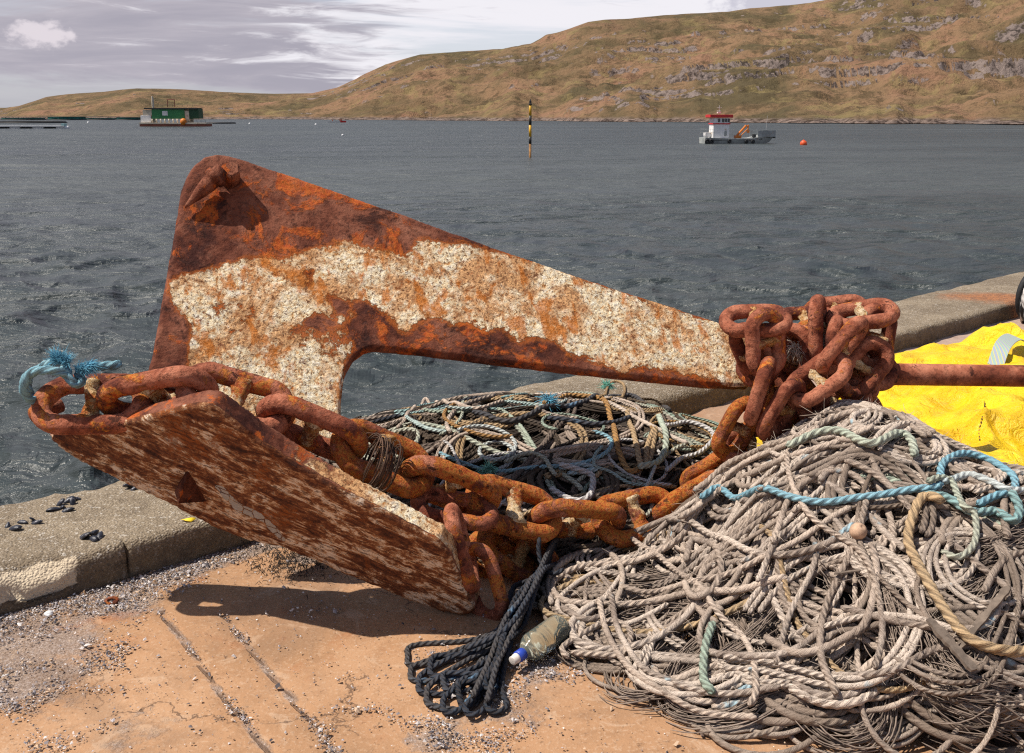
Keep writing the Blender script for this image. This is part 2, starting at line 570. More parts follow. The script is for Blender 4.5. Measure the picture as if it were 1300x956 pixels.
def m_kerb():
    g = G("weathered_aggregate_concrete")
    g.oc(); o = g.obj
    n = g.noise(2.0, 7, 0.65, vec=o); n2 = g.noise(22, 7, 0.7, vec=o)
    ag = g.voro(130, vec=o); agc = g.voro(130, vec=o, out="Color")
    sep = g.n("ShaderNodeSeparateColor"); g.set(sep.inputs[0], agc)
    pe = g.ramp(sep.outputs[0], [(0.0, (0.08, 0.062, 0.046)), (0.4, (0.20, 0.16, 0.115)), (0.75, (0.36, 0.30, 0.23)), (1.0, (0.66, 0.60, 0.52))])
    c = g.mix(g.step(n, 0.35, 0.65), (0.17, 0.130, 0.088), (0.27, 0.215, 0.15))
    c = g.mix(g.ma('MULTIPLY', g.step(ag, 0.55, 0.25), 0.62), c, pe)
    c = g.mix(g.ma('MULTIPLY', g.step(n2, 0.52, 0.68), 0.6), c, (0.10, 0.075, 0.05))
    # dark mottling and pale barnacle flecks
    c = g.mix(g.ma('MULTIPLY', g.step(g.noise(5, 8, 0.7, 0.4, vec=o), 0.52, 0.60), 0.5), c, (0.15, 0.115, 0.08))
    c = g.mix(g.ma('MULTIPLY', g.step(g.noise(45, 4, 0.7, vec=o), 0.60, 0.64), 0.6), c, (0.56, 0.52, 0.46))
    f = g.attr("face")  # shade of the inner face painted in as a darker brown
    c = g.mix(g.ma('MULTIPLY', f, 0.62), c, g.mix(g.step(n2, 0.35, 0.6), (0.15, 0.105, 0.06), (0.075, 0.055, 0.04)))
    ch = g.step(g.ma('ADD', g.attr("chip"), g.ma('MULTIPLY', g.ma('SUBTRACT', g.noise(14, 7, vec=o), 0.5), 0.9)), 0.45, 0.55)
    c = g.mix(ch, c, g.mix(n2, (0.50, 0.40, 0.28), (0.66, 0.56, 0.42)))
    st = g.ma('ADD', g.attr("stain"), g.ma('MULTIPLY', g.ma('SUBTRACT', g.noise(6, 7, vec=o), 0.5), 0.7))
    c = g.mix(g.ma('MULTIPLY', g.step(st, 0.45, 0.95), 0.75), c, g.mix(g.step(n2, 0.42, 0.58), (0.22, 0.085, 0.04), (0.42, 0.16, 0.06)))
    h = g.ma('ADD', g.ma('MULTIPLY', g.ma('SUBTRACT', 1.0, ag), 0.8), g.ma('MULTIPLY', n2, 1.6))
    return g.fin(c, 0.93, g.bump(h, 0.9, 0.007), 0.0, 0.2)


def m_water():
    g = G("choppy_sea_water")
    ge = g.n("ShaderNodeNewGeometry")
    p = ge.outputs["Position"]
    a = g.noise(1.0, 5, 0.62, 0.4, vec=g.scale(p, (1.5, 3.4, 1)))
    b = g.noise(1.0, 4, 0.6, 0.3, vec=g.scale(p, (0.28, 0.62, 1)))
    d = g.noise(1.0, 3, 0.6, 0.2, vec=g.scale(p, (0.05, 0.11, 1)))
    patch = g.noise(1.0, 4, 0.55, 0.6, vec=g.scale(p, (0.006, 0.02, 1)))
    e = g.noise(1.0, 3, 0.6, 0.5, vec=g.scale(p, (5.5, 10, 1)))
    h = g.ma('ADD', g.ma('MULTIPLY', a, 0.30), g.ma('MULTIPLY', b, 1.25))
    h = g.ma('ADD', h, g.ma('MULTIPLY', d, 5.5))
    h = g.ma('ADD', h, g.ma('MULTIPLY', e, 0.020))
    nb = g.bump(h, 0.85, 1.0)
    c = g.mix(g.step(patch, 0.42, 0.58), (0.040, 0.050, 0.050), (0.066, 0.076, 0.076))
    return g.fin(c, g.ramp(patch, [(0.4, 0.30), (0.6, 0.40)]), nb, 0.0, 0.5, IOR=1.33)


def m_hill():
    g = G("moorland_grass_and_rock")
    ge = g.n("ShaderNodeNewGeometry"); p = ge.outputs["Position"]
    sp = g.n("ShaderNodeSeparateXYZ"); g.set(sp.inputs[0], ge.outputs["Normal"])
    up = sp.outputs[2]
    spz = g.n("ShaderNodeSeparateXYZ"); g.set(spz.inputs[0], p)
    z = spz.outputs[2]
    n = g.noise(0.011, 8, 0.62, 0.6, vec=p); n2 = g.noise(0.05, 8, 0.68, 0.4, vec=p); n3 = g.noise(0.22, 6, 0.72, vec=p)
    gr = g.ramp(n, [(0.38, (0.098, 0.076, 0.040)), (0.46, (0.165, 0.110, 0.060)), (0.54, (0.222, 0.138, 0.078)), (0.62, (0.245, 0.138, 0.085))])
    gr = g.mix(g.ma('MULTIPLY', g.step(n2, 0.52, 0.60), 0.65), gr, (0.072, 0.054, 0.028))
    gr = g.mix(g.ma('MULTIPLY', g.step(g.noise(0.026, 7, 0.65, 0.8, vec=p), 0.54, 0.62), 0.6), gr, (0.235, 0.180, 0.080))
    gr = g.mix(g.ma('MULTIPLY', g.step(n3, 0.51, 0.60), 0.42), gr, (0.060, 0.044, 0.026))
    gr = g.mix(g.ma('MULTIPLY', g.step(g.noise(0.0042, 4, 0.55, 0.6, vec=p), 0.50, 0.62), 0.45), gr, (0.085, 0.066, 0.034))  # broad cloud shadows painted into the grass colour
    rk = g.mix(g.step(g.ma('ADD', g.ma('MULTIPLY', n3, 0.6), g.ma('MULTIPLY', n2, 0.4)), 0.44, 0.56), (0.045, 0.036, 0.034), (0.24, 0.19, 0.17))
    rm = g.ma('ADD', g.ma('MULTIPLY', g.ma('SUBTRACT', 0.88, up), 3.2), g.ma('MULTIPLY', g.ma('SUBTRACT', n2, 0.52), 2.4))
    rm = g.ma('ADD', rm, g.ma('MULTIPLY', g.attr("rock"), 1.0))
    rm = g.step(g.ma('ADD', rm, g.ma('MULTIPLY', g.ma('SUBTRACT', n3, 0.5), 1.0)), 0.40, 0.62)
    c = g.mix(g.ma('MULTIPLY', rm, 0.9), gr, rk)
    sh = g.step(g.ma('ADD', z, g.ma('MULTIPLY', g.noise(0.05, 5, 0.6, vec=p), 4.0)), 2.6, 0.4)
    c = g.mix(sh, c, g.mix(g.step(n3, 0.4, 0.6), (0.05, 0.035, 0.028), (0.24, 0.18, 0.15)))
    h = g.ma('ADD', n2, g.ma('MULTIPLY', n3, 0.5))
    return g.fin(c, 0.95, g.bump(h, 0.9, 5.0), 0.0, 0.1)


def m_bag():
    g = G("woven_yellow_plastic")
    n = g.noise(4, 7, 0.65)
    c = g.mix(g.step(n, 0.42, 0.60), (0.74, 0.45, 0.004), (0.86, 0.60, 0.012))
    c = g.mix(g.ma('MULTIPLY', g.step(g.noise(11, 8, 0.7), 0.54, 0.66), 0.35), c, (0.48, 0.30, 0.04))
    w = g.n("ShaderNodeTexWave"); w.inputs["Scale"].default_value = 120; g.set(w.inputs["Vector"], g.oc())
    h = g.ma('ADD', g.ma('ADD', g.noise(9, 4, 0.55, 0.8), g.ma('MULTIPLY', g.ma('ABSOLUTE', g.ma('SUBTRACT', g.noise(14, 5, 0.6, 1.0), 0.5)), -1.6)), g.ma('MULTIPLY', w.outputs["Fac"], 0.03))
    return g.fin(c, 0.40, g.bump(h, 0.8, 0.03), 0.0, 0.4, Subsurface_Weight=0.0)


def m_plastic_bottle():
    g = G("scuffed_clear_green_plastic")
    n = g.noise(30, 5, 0.6)
    c = g.mix(n, (0.66, 0.78, 0.66), (0.85, 0.92, 0.84))
    return g.fin(c, 0.12, g.bump(n, 0.2, 0.003), 0.0, 0.5, Transmission_Weight=0.9, IOR=1.2)


M = {}
M['rust'] = m_rust("rusted_chain_iron", 1.0, 0.45, 0.40, 0.8, 0.013, 2.0)
M['rust_orange'] = m_rust("flaking_orange_rust", 1.2, 1.4, 0.30, 0.95, 0.018, 2.0)
M['rust_wrap'] = m_rust("brown_chain_rust", 1.0, 0.25, 0.30, 0.7, 0.011, 1.75)
M['rust_smooth'] = m_rust("brown_rust_bloom", 0.8, 0.12, 0.15, 0.35, 0.006, 1.9)
M['rust_bolt'] = m_rust("rusted_bolt_iron", 2.0, 0.35, 0.35)
M['rust_shade'] = m_rust("shade_toned_iron", 2.0, 0.10, 0.9, 0.7, 0.012, 0.7)  # rust darkened so the gusset reads as a shadowed recess
M['shank'] = m_shank()
M['fluke'] = m_fluke()
_g = G("crusted_stud"); _c, _h = barnacle(_g)
_r, _rh = rust_color(_g, 1.0, 1.3, 0.1, 2.0)
M['stud'] = _g.fin(_g.mix(_g.step(_g.noise(9, 6, 0.7), 0.43, 0.52), _r, _g.mix(0.35, _c, (0.62, 0.30, 0.05))), 0.9, _g.bump(_g.ma('ADD', _h, _rh), 0.9, 0.014), 0.0, 0.2)
M['rope_grey'] = m_rope("weathered_grey_rope", [(0.12, (0.36, 0.285, 0.23)), (0.26, (0.62, 0.50, 0.405)), (0.36, (0.48, 0.385, 0.31)), (0.46, (0.29, 0.23, 0.19)), (0.58, (0.64, 0.535, 0.445))], fleck=(0.33, 0.45, 0.50), fleck_at=0.64, groove=(0.07, 0.047, 0.034), lay_lo=0.42, gk=0.75)
M['rope_under'] = m_rope("grimy_brown_rope", [(0.12, (0.20, 0.150, 0.115)), (0.30, (0.38, 0.30, 0.24)), (0.42, (0.22, 0.17, 0.135)), (0.55, (0.46, 0.37, 0.30))], groove=(0.06, 0.042, 0.03), lay_lo=0.44)
M['rope_net'] = m_rope("frayed_brown_twine", [(0.1, (0.08, 0.060, 0.048)), (0.28, (0.20, 0.155, 0.125)), (0.40, (0.30, 0.235, 0.19)), (0.55, (0.12, 0.092, 0.076))], gk=0.5)
M['rope_dark'] = m_rope("tarred_dark_rope", [(0.1, (0.030, 0.025, 0.022)), (0.4, (0.075, 0.055, 0.040)), (0.6, (0.15, 0.11, 0.075)), (0.8, (0.045, 0.042, 0.045))], gk=0.6)
M['rope_tan'] = m_rope("tan_rope", [(0.1, (0.36, 0.235, 0.12)), (0.5, (0.50, 0.35, 0.20)), (0.8, (0.40, 0.30, 0.19))])
M['rope_orange'] = m_rope("rust_stained_rope", [(0.1, (0.36, 0.17, 0.05)), (0.5, (0.46, 0.27, 0.11)), (0.8, (0.30, 0.21, 0.12))])
M['rope_green'] = m_rope("pale_green_rope", [(0.12, (0.28, 0.36, 0.29)), (0.35, (0.44, 0.50, 0.40)), (0.55, (0.50, 0.50, 0.40))])
M['rope_teal'] = m_rope("teal_cord", [(0.1, (0.20, 0.36, 0.36)), (0.5, (0.42, 0.55, 0.52)), (0.8, (0.55, 0.58, 0.54))], gk=0.3)
M['rope_blue'] = m_rope("faded_blue_rope", [(0.12, (0.22, 0.43, 0.52)), (0.34, (0.32, 0.52, 0.59)), (0.55, (0.56, 0.60, 0.58))], gk=0.3)
M['rope_navy'] = m_rope("dark_blue_rope", [(0.1, (0.018, 0.024, 0.035)), (0.35, (0.045, 0.055, 0.075)), (0.55, (0.085, 0.08, 0.08)), (0.8, (0.03, 0.045, 0.075))], gk=0.5, fleck=(0.10, 0.17, 0.25), fleck_at=0.62)
M['rope_white'] = m_rope("white_rope", [(0.1, (0.60, 0.57, 0.55)), (0.5, (0.74, 0.71, 0.68)), (0.8, (0.60, 0.58, 0.55))], gk=0.3)
M['net_scrap'] = plain("bleached_fibre", (0.62, 0.52, 0.42), 0.9, 0.3, 30)
M['fray_blue'] = plain("frayed_blue_fibre", (0.14, 0.42, 0.58), 0.8, 0.3, 30)
M['fray_green'] = plain("frayed_green_fibre", (0.22, 0.52, 0.42), 0.8, 0.5, 30)
M['twine'] = plain("dark_brown_twine", (0.10, 0.055, 0.035), 0.9, 0.5, 20)
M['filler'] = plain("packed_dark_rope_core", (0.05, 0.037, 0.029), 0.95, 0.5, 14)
M['filler_dark'] = plain("packed_darker_rope_core", (0.035, 0.026, 0.020), 0.95, 0.5, 14)  # near-black brown filler beneath the strands of the dark heap
M['quay'] = m_quay(); M['kerb'] = m_kerb(); M['water'] = m_water(); M['hill'] = m_hill()
M['bag'] = m_bag(); M['bottle'] = m_plastic_bottle()
M['cap_white'] = plain("white_plastic", (0.75, 0.68, 0.62), 0.5, 0.2, 40)
M['cap_blue'] = plain("blue_plastic", (0.03, 0.07, 0.42), 0.35, 0.2, 40)
M['white'] = plain("white_boat_paint", (0.78, 0.77, 0.76), 0.5, 0.15, 0.8, dirt=(0.50, 0.38, 0.26))
M['red'] = plain("red_boat_paint", (0.62, 0.03, 0.03), 0.5, 0.2, 1.0)
M['greysteel'] = plain("grey_boat_steel", (0.34, 0.36, 0.35), 0.6, 0.3, 0.6, dirt=(0.30, 0.20, 0.13))
M['blacksteel'] = plain("black_hull_paint", (0.03, 0.033, 0.033), 0.5, 0.3, 1)
M['rubber'] = plain("black_rubber", (0.018, 0.018, 0.02), 0.7, 0.3, 3)
M['glass'] = plain("dark_window_glass", (0.02, 0.03, 0.035), 0.08, 0.1, 1, spec=0.6)
M['green'] = plain("green_shed_cladding", (0.04, 0.22, 0.075), 0.6, 0.25, 0.3)
M['darkgreen'] = plain("dark_green_paint", (0.018, 0.07, 0.03), 0.6, 0.25, 0.3)
M['cream'] = plain("cream_paint", (0.62, 0.54, 0.42), 0.6, 0.25, 0.3, dirt=(0.36, 0.22, 0.12))
M['rustred'] = plain("rust_red_hull_paint", (0.27, 0.085, 0.05), 0.7, 0.35, 0.3)
M['darkroof'] = plain("dark_roof_steel", (0.045, 0.045, 0.04), 0.7, 0.3, 0.5)
M['yellow_mark'] = plain("yellow_beacon_paint", (0.72, 0.38, 0.02), 0.5, 0.25, 1.5)
M['black_mark'] = plain("black_beacon_paint", (0.03, 0.026, 0.022), 0.5, 0.25, 1.5)
M['orange'] = plain("orange_float_plastic", (0.75, 0.10, 0.025), 0.5, 0.2, 2)
M['orange_crane'] = plain("orange_crane_paint", (0.68, 0.20, 0.02), 0.5, 0.2, 1)
M['tealnet'] = plain("teal_net", (0.025, 0.15, 0.125), 0.8, 0.4, 0.4)
M['cage'] = plain("black_cage_pipe", (0.02, 0.02, 0.022), 0.6, 0.3, 0.4)
M['whitefloat'] = plain("white_float_plastic", (0.72, 0.72, 0.72), 0.5, 0.15, 0.5)
M['leaf'] = plain("bright_yellow_scrap", (0.85, 0.60, 0.02), 0.6, 0.15, 20)
M['mussel'] = plain("blue_black_mussel_shell", (0.028, 0.030, 0.042), 0.35, 0.6, 40, dirt=(0.30, 0.28, 0.30))
M['seaweed'] = plain("dried_dark_weed", (0.035, 0.024, 0.017), 0.8, 0.4, 30)

# ------------------------------------------------------------------ quay and kerb
KH = 0.13
K0 = on_z(0, 785); K1 = on_z(1277, 408)
kdir = nrm(K1 - K0)
kin = np.array([kdir[1], -kdir[0], 0.0])          # towards the quay
if kin[1] > 0: kin = -kin
_o = on_z(0, 638, KH); _o2 = on_z(1290, 345, KH)
KW = float((abs(np.dot(_o - K0, kin)) + abs(np.dot(_o2 - K0, kin))) / 2)


def sw(P):
    P = np.asarray(P)
    d = P - K0
    return d @ kdir, d @ kin


def from_sw(s, w, z=0.0):
    return K0 + np.multiply.outer(s, kdir) + np.multiply.outer(w, kin) + np.multiply.outer(np.asarray(z, float) * np.ones_like(s), np.array([0, 0, 1.0]))


JOINTS = [(sw(on_z(205, 778)), sw(on_z(270, 864))), (sw(on_z(283, 783)), sw(on_z(352, 866)))]


def joint_d(s, w):
    best = np.full(np.shape(s), 9.0)
    for (a, b) in JOINTS:
        t = (w - a[1]) / (b[1] - a[1])
        ss = a[0] + (b[0] - a[0]) * t + 0.012 * fbm(w * 9, w * 0 + a[0], 3)
        d = np.abs(s - ss) + np.where(w < a[1] - 0.02, (a[1] - w) * 0.6, 0)
        best = np.minimum(best, d)
    return best


_blobs = [(on_z(40, 815), 0.30, 0.75), (on_z(10, 860), 0.30, 0.75), (on_z(150, 760), 0.22, 0.7), (on_z(225, 722), 0.20, 0.7),
          (on_z(385, 716), 0.16, 0.55), (on_z(690, 850), 0.13, 0.6), (on_z(640, 900), 0.2, 0.5), (on_z(170, 930), 0.18, 0.5), (on_z(560, 940), 0.2, 0.5)]


def dirt_at(s, w):
    P = from_sw(s, w)
    D = 0.95 * np.exp(-(w / 0.13) ** 2) * np.clip(1.3 - s / 3.0, 0.35, 1)
    for (c, r, a) in _blobs:
        D = np.maximum(D, a * np.exp(-(((P[..., 0] - c[0]) ** 2 + (P[..., 1] - c[1]) ** 2) / r ** 2)))
    D = np.maximum(D, 0.55 * np.exp(-(joint_d(s, w) / 0.025) ** 2))
    return D


sg = np.concatenate([np.linspace(-14, -1.4, 16), np.arange(-1.3, 4.2, 0.016), np.linspace(4.3, 9, 40), np.linspace(9.5, 60, 30)])
wg = np.concatenate([[-0.02], np.arange(0.0, 2.4, 0.016), np.linspace(2.5, 5, 14), np.linspace(6, 30, 8)])
S_, W_ = np.meshgrid(sg, wg, indexing='ij')
Pq = from_sw(S_, W_)
jd = joint_d(S_, W_)
Pq[..., 2] += 0.006 * fbm(S_ * 3, W_ * 3, 4, 3) - 0.006 * np.exp(-(jd / 0.012) ** 2) + 0.012 * np.exp(-(np.maximum(W_, 0) / 0.05) ** 2) * (0.5 + fbm(S_ * 8, W_ * 8, 3, 4))
me = grid_mesh("quay_ground", Pq)
set_attr(me, "dirt", dirt_at(S_, W_).reshape(-1))
set_attr(me, "joint", np.exp(-(jd / 0.010) ** 2).reshape(-1))
set_attr(me, "far", np.clip((S_ - 3.0) / 1.2, 0, 1).reshape(-1))
tag(obj("quay_ground", me, M['quay']), kind="structure")


def ground_z(x, y):
    return 0.0


# kerb: a rounded, chipped profile run along the quay edge, its outer face is the quay wall down into the water
prof = [(-0.0, -0.05), (0.0, 0.0), (0.0, 0.03), (0.0, 0.06), (0.0, 0.09), (0.004, 0.108), (0.014, 0.121), (0.03, 0.128), (0.055, 0.13)]
prof += [(x, 0.13) for x in np.linspace(0.08, KW - 0.05, 26)]
prof += [(KW - 0.03, 0.128), (KW - 0.012, 0.122), (KW - 0.002, 0.108), (KW, 0.08), (KW, 0.0), (KW, -0.5), (KW, -1.5), (KW, -5.0)]
prof = np.array(prof)
CR_S = float(sw(on_z(180, 730, 0.06))[0])
ks = np.unique(np.concatenate([np.linspace(-14, -1.5, 40), np.arange(-1.4, 6.5, 0.02), [CR_S - 0.006, CR_S - 0.004, CR_S, CR_S + 0.004, CR_S + 0.006], np.linspace(6.6, 14, 90), np.linspace(14.5, 60, 40)]))
SS = np.repeat(ks[:, None], len(prof), 1)
QQ = np.repeat(prof[None, :, 0], len(ks), 0).copy(); ZZ = np.repeat(prof[None, :, 1], len(ks), 0).copy()
edge = np.exp(-(((QQ - 0.01) / 0.05) ** 2)) * (ZZ > 0.05)
oedge = np.exp(-(((QQ - KW + 0.01) / 0.06) ** 2)) * (ZZ > 0.02)
nz = fbm(SS * 4, QQ * 5, 5, 21)
chipn = np.clip(fbm(SS * 2.2, QQ * 0 + 3, 5, 33) - 0.12, 0, 1)
lchip = np.exp(-((SS - float(sw(on_z(40, 735, KH))[0])) / 0.16) ** 2)
ZZ += np.where(ZZ > 0.02, 1, 0) * (0.006 * nz + 0.003 * fbm(SS * 20, QQ * 20, 3, 5)) - edge * (0.05 * chipn + 0.045 * lchip * np.clip(0.5 + 1.6 * fbm(SS * 11, QQ * 11, 4, 71), 0, 1.3)) - oedge * 0.03 * np.abs(nz)
QQ += np.where((QQ < 0.05), 0.012 * fbm(SS * 5, ZZ * 14, 4, 8) + edge * (0.04 * chipn + 0.03 * lchip * np.clip(0.5 + 1.6 * fbm(SS * 11, ZZ * 11, 4, 72), 0, 1.3)), 0)
crack = np.exp(-((SS - CR_S) / 0.004) ** 2) * np.clip(1 - QQ / 0.07, 0, 1) * (ZZ > 0.0)
QQ += crack * 0.03
Pk = from_sw(SS, -QQ, 0); Pk[..., 2] = ZZ
me = grid_mesh("quay_kerb", Pk[:, ::-1])
R = lambda A: A[:, ::-1].reshape(-1)
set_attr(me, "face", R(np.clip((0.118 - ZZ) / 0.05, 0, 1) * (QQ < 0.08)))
set_attr(me, "chip", R(np.clip(lchip * edge * 1.3, 0, 1)))
_st = on_z(1262, 378, KH)
set_attr(me, "stain", R(np.exp(-(((Pk[..., 0] - _st[0]) / 0.55) ** 2 + ((Pk[..., 1] - _st[1]) / 0.35) ** 2))))
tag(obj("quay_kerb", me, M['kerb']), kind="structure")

# broken shell and grit strewn along the kerb
NCH = 34000
vs = []; fs = []; cols = []
pal = np.array([(0.56, 0.50, 0.47), (0.36, 0.33, 0.34), (0.20, 0.175, 0.18), (0.07, 0.062, 0.07), (0.48, 0.34, 0.23), (0.30, 0.18, 0.10), (0.72, 0.68, 0.65), (0.12, 0.08, 0.06)])
pw = np.array([0.17, 0.17, 0.16, 0.14, 0.12, 0.12, 0.05, 0.07])
cnt = 0
while cnt < NCH:
    s = rng.uniform(-1.2, 3.2, 4000); w = rng.uniform(0.0, 2.2, 4000)
    P = from_sw(s, w)
    D = dirt_at(s, w) + 0.8 * fbm(P[:, 0] * 7, P[:, 1] * 7, 4, 60)
    keep = (D > rng.uniform(0.40, 1.15, 4000)) | (rng.uniform(0, 1, 4000) < 0.012)
    for i in np.nonzero(keep)[0]:
        if cnt >= NCH: break
        r = rng.gamma(1.8, 0.0009) + 0.0009
        a = rng.uniform(0, 6.28); tx, ty = rng.normal(0, 0.35, 2)
        c = P[i]; o = len(vs)
        n = 4
        for k in range(n):
            t = a + k * 6.28 / n + rng.uniform(-.4, .4); rr = r * rng.uniform(0.6, 1.3)
            x, y = rr * math.cos(t), rr * math.sin(t)
            vs.append((c[0] + x, c[1] + y, 0.006 + r * 0.5 + x * tx + y * ty))
        vs.append((c[0], c[1], 0.006 + r * rng.uniform(0.8, 1.3)))
        fs += [(o + k, o + (k + 1) % n, o + n) for k in range(n)]
        col = pal[rng.choice(8, p=pw)] * rng.uniform(0.75, 1.15)
        cols += [col] * (n + 1)
        cnt += 1
me = mesh_py("shell_debris", vs, fs)
a = me.attributes.new("tone", 'FLOAT_COLOR', 'POINT')
a.data.foreach_set("color", np.hstack([np.array(cols), np.ones((len(cols), 1))]).astype(np.float32).reshape(-1))
_g = G("broken_shell_bits")
m_chips = _g.fin(_g.attr("tone", "Color"), 0.7, None, 0.0, 0.3)
tag(obj("shell_debris", me, m_chips, smooth=False), label="broken shells and grit strewn along the kerb", kind="stuff")

# ------------------------------------------------------------------ water
az = np.radians(np.linspace(-62, 62, 620))
rr = [3.2]
while rr[-1] < 9000: rr.append(rr[-1] * 1.0125 + 0.006)
rr = np.array(rr)
RR, AA = np.meshgrid(rr, az, indexing='ij')
X = RR * np.sin(AA); Y = RR * np.cos(AA)
Z = np.zeros_like(X)
cell = np.maximum(RR * 0.0125, RR * 0.0035)
wind = math.radians(200)
for k in range(46):
    lam = 0.30 * (10 ** (k / 45.0)) * rng.uniform(0.9, 1.1)
    th = wind + rng.normal(0, 0.55)
    amp = 0.0125 * lam ** 0.85 * rng.uniform(0.6, 1.2)
    kk = 2 * math.pi / lam
    fade = np.clip((lam / cell - 2.5) / 3.0, 0, 1)
    pm = kk * (X * math.cos(th) + Y * math.sin(th)) + rng.uniform(0, 6.28) + 1.2 * fbm(X * 0.13 + k, Y * 0.13, 2, k)
    Z += fade * amp * (1 - 2 * np.abs(np.sin(pm / 2)) ** 0.8) * 1.2
Z *= 1 + 0.4 * fbm(X * 0.05, Y * 0.05, 3, 77)
Pw = np.stack([X, Y, Z + WATER_Z], -1)
tag(obj("sea_water", grid_mesh("sea_water", Pw), M['water']), kind="structure")

# ------------------------------------------------------------------ hills
cx = np.array([-500, -200, -60, 0, 40, 55, 75, 90, 120, 160, 200, 260, 300, 340, 370, 410, 440, 462, 475, 500, 540, 600, 640, 672, 685, 690, 705, 720, 740, 760, 780, 830, 880, 905, 930, 960, 1000, 1030, 1060, 1100, 1150, 1200, 1300, 1400, 1600, 2000])
cy = np.array([140, 140, 139, 137, 137, 135, 129, 124, 120.5, 118, 113.5, 115, 118, 119.5, 120, 119.5, 113, 103, 96, 85, 73.5, 69, 67, 61, 54, 50, 47, 43, 36, 33, 32, 27.5, 25, 24, 20, 17.5, 13.5, 8, -2, -14, -30, -46, -72, -80, -90, -100])
sx = np.array([-500, 0, 60, 400, 520, 650, 800, 1000, 1300, 1600, 2000]); sd = np.array([1500, 1500, 1080, 1000, 860, 760, 660, 560, 480, 440, 400])
dx = np.array([-500, 40, 100, 400, 500, 700, 900, 1300, 2000]); dd = np.array([700, 500, 420, 330, 480, 620, 760, 950, 1000])
pxs = np.linspace(-420, 1800, 900)
NT = 230
tt = np.concatenate([np.linspace(-0.05, 0, 4)[:-1], np.linspace(0, 1, NT) ** 1.25, [1.05, 1.12, 1.25, 1.5, 2.0]])
PXX, TT = np.meshgrid(pxs, tt, indexing='ij')
ux = (PXX - PX0) / FPX / CP
crest_tan = (HOR - np.interp(PXX, cx, cy)) / FPX
D0 = np.interp(PXX, sx, sd) * (1 + 0.05 * fbm(PXX * 0.02, PXX * 0, 5, 90)); D1 = D0 + np.interp(PXX, dx, dd)
DD = D0 + (D1 - D0) * TT
XH = ux * DD; YH = DD
hc = crest_tan * D1 + (EYE[2] - WATER_Z)
t1 = np.clip(TT, 0, 1)
shape = 0.60 * t1 ** 0.9 + 0.40 * t1 ** 2.0
big = fbm(XH * 0.0045, YH * 0.0065, 4, 101)
mid = fbm(XH * 0.014 + big * 1.2, YH * 0.02, 5, 111)
rid = 1 - np.abs(fbm(XH * 0.010 + 5, YH * 0.022, 5, 121)) * 2
fin_ = fbm(XH * 0.05, YH * 0.08, 5, 131)
env = np.clip(t1 * 6, 0, 1) * np.clip((1 - t1) * 5, 0.10, 1)
HH = hc * shape + env * hc * (0.20 * big + 0.07 * mid) + env * (5.0 * mid + 5.0 * rid + 2.4 * fin_) * np.clip(hc / 60, 0.4, 1.3)
# rock terraces: steep short risers
tern = fbm(XH * 0.007, YH * 0.016, 4, 141)
terr = 10.0 * np.clip(hc / 80, 0.45, 1.4)
q = HH / terr + 1.6 * big + 1.1 * mid + 0.35 * fin_
fr = q - np.floor(q)
stepf = np.where(fr < 0.82, fr * 0.5 / 0.82, 0.5 + (fr - 0.82) * 0.5 / 0.18)
wgt = np.clip((tern + 0.35 * mid + 0.25 * fin_ - 0.02) * 5.0, 0, 1) * env
HH = HH + wgt * (stepf - fr) * terr * 0.75
HH = np.maximum(HH, np.where(TT <= 0, -3, 0.25 + 14 * np.clip(TT, 0, 0.04) * (1 + fbm(XH * 0.05, YH * 0.05, 3, 7))))
HH = np.where(TT > 1, hc * (1 - 0.10 * (TT - 1)) - 6 * (TT - 1), HH)
# no foreground swell may rise above the drawn skyline
lim = (crest_tan - 0.0012 * np.clip((1 - t1) * 8, 0, 1) - 0.0002) * DD + (EYE[2] - WATER_Z)
lim = lim + 1.2 * fbm(XH * 0.02, YH * 0.02, 4, 151) * np.clip(hc / 60, 0.2, 1)
HH = np.where(TT > 0.02, np.minimum(HH, np.maximum(lim, 0.3)), HH)
Ph = np.stack([XH, YH, HH + WATER_Z], -1)
me = grid_mesh("hills", Ph[::-1])
set_attr(me, "rock", np.clip(wgt * np.exp(-((fr - 0.9) / 0.14) ** 2) * 1.2 - 0.15 + 0.35 * np.clip(tern * 2, -0.5, 1), -0.5, 1)[::-1].reshape(-1))
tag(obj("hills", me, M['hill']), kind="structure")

# ------------------------------------------------------------------ sky and sun
SUN_TO = nrm((-0.58, -0.06, 1.0))
el = math.asin(SUN_TO[2]); azs = math.atan2(SUN_TO[0], SUN_TO[1])
sun = bpy.data.lights.new("sun", 'SUN'); sun.energy = 5.0; sun.angle = math.radians(0.53); sun.color = (1.0, 0.93, 0.83)
so = bpy.data.objects.new("sun", sun); COL.objects.link(so)
so.rotation_euler = Vector(tuple(SUN_TO)).to_track_quat('Z', 'Y').to_euler()
so.location = (-20, 0, 40)

W = bpy.data.worlds.new("World"); SC.world = W; W.use_nodes = True
nt = W.node_tree
for nd in list(nt.nodes): nt.nodes.remove(nd)


class GW(G):
    def __init__(s):
        s.t = nt; s._oc = None


g = GW()
tc = g.n("ShaderNodeTexCoord"); dirv = tc.outputs["Generated"]
sky = g.n("ShaderNodeTexSky"); sky.sky_type = 'NISHITA'; sky.sun_disc = False
sky.sun_elevation = el; sky.sun_rotation = azs; sky.air_density = 1.0; sky.dust_density = 1.0; sky.ozone_density = 1.0
skyc = g.mix(1.0, sky.outputs[0], (0.105, 0.105, 0.105), 'MULTIPLY')
sep = g.n("ShaderNodeSeparateXYZ"); g.set(sep.inputs[0], dirv)
dz = sep.outputs[2]; dxx = sep.outputs[0]
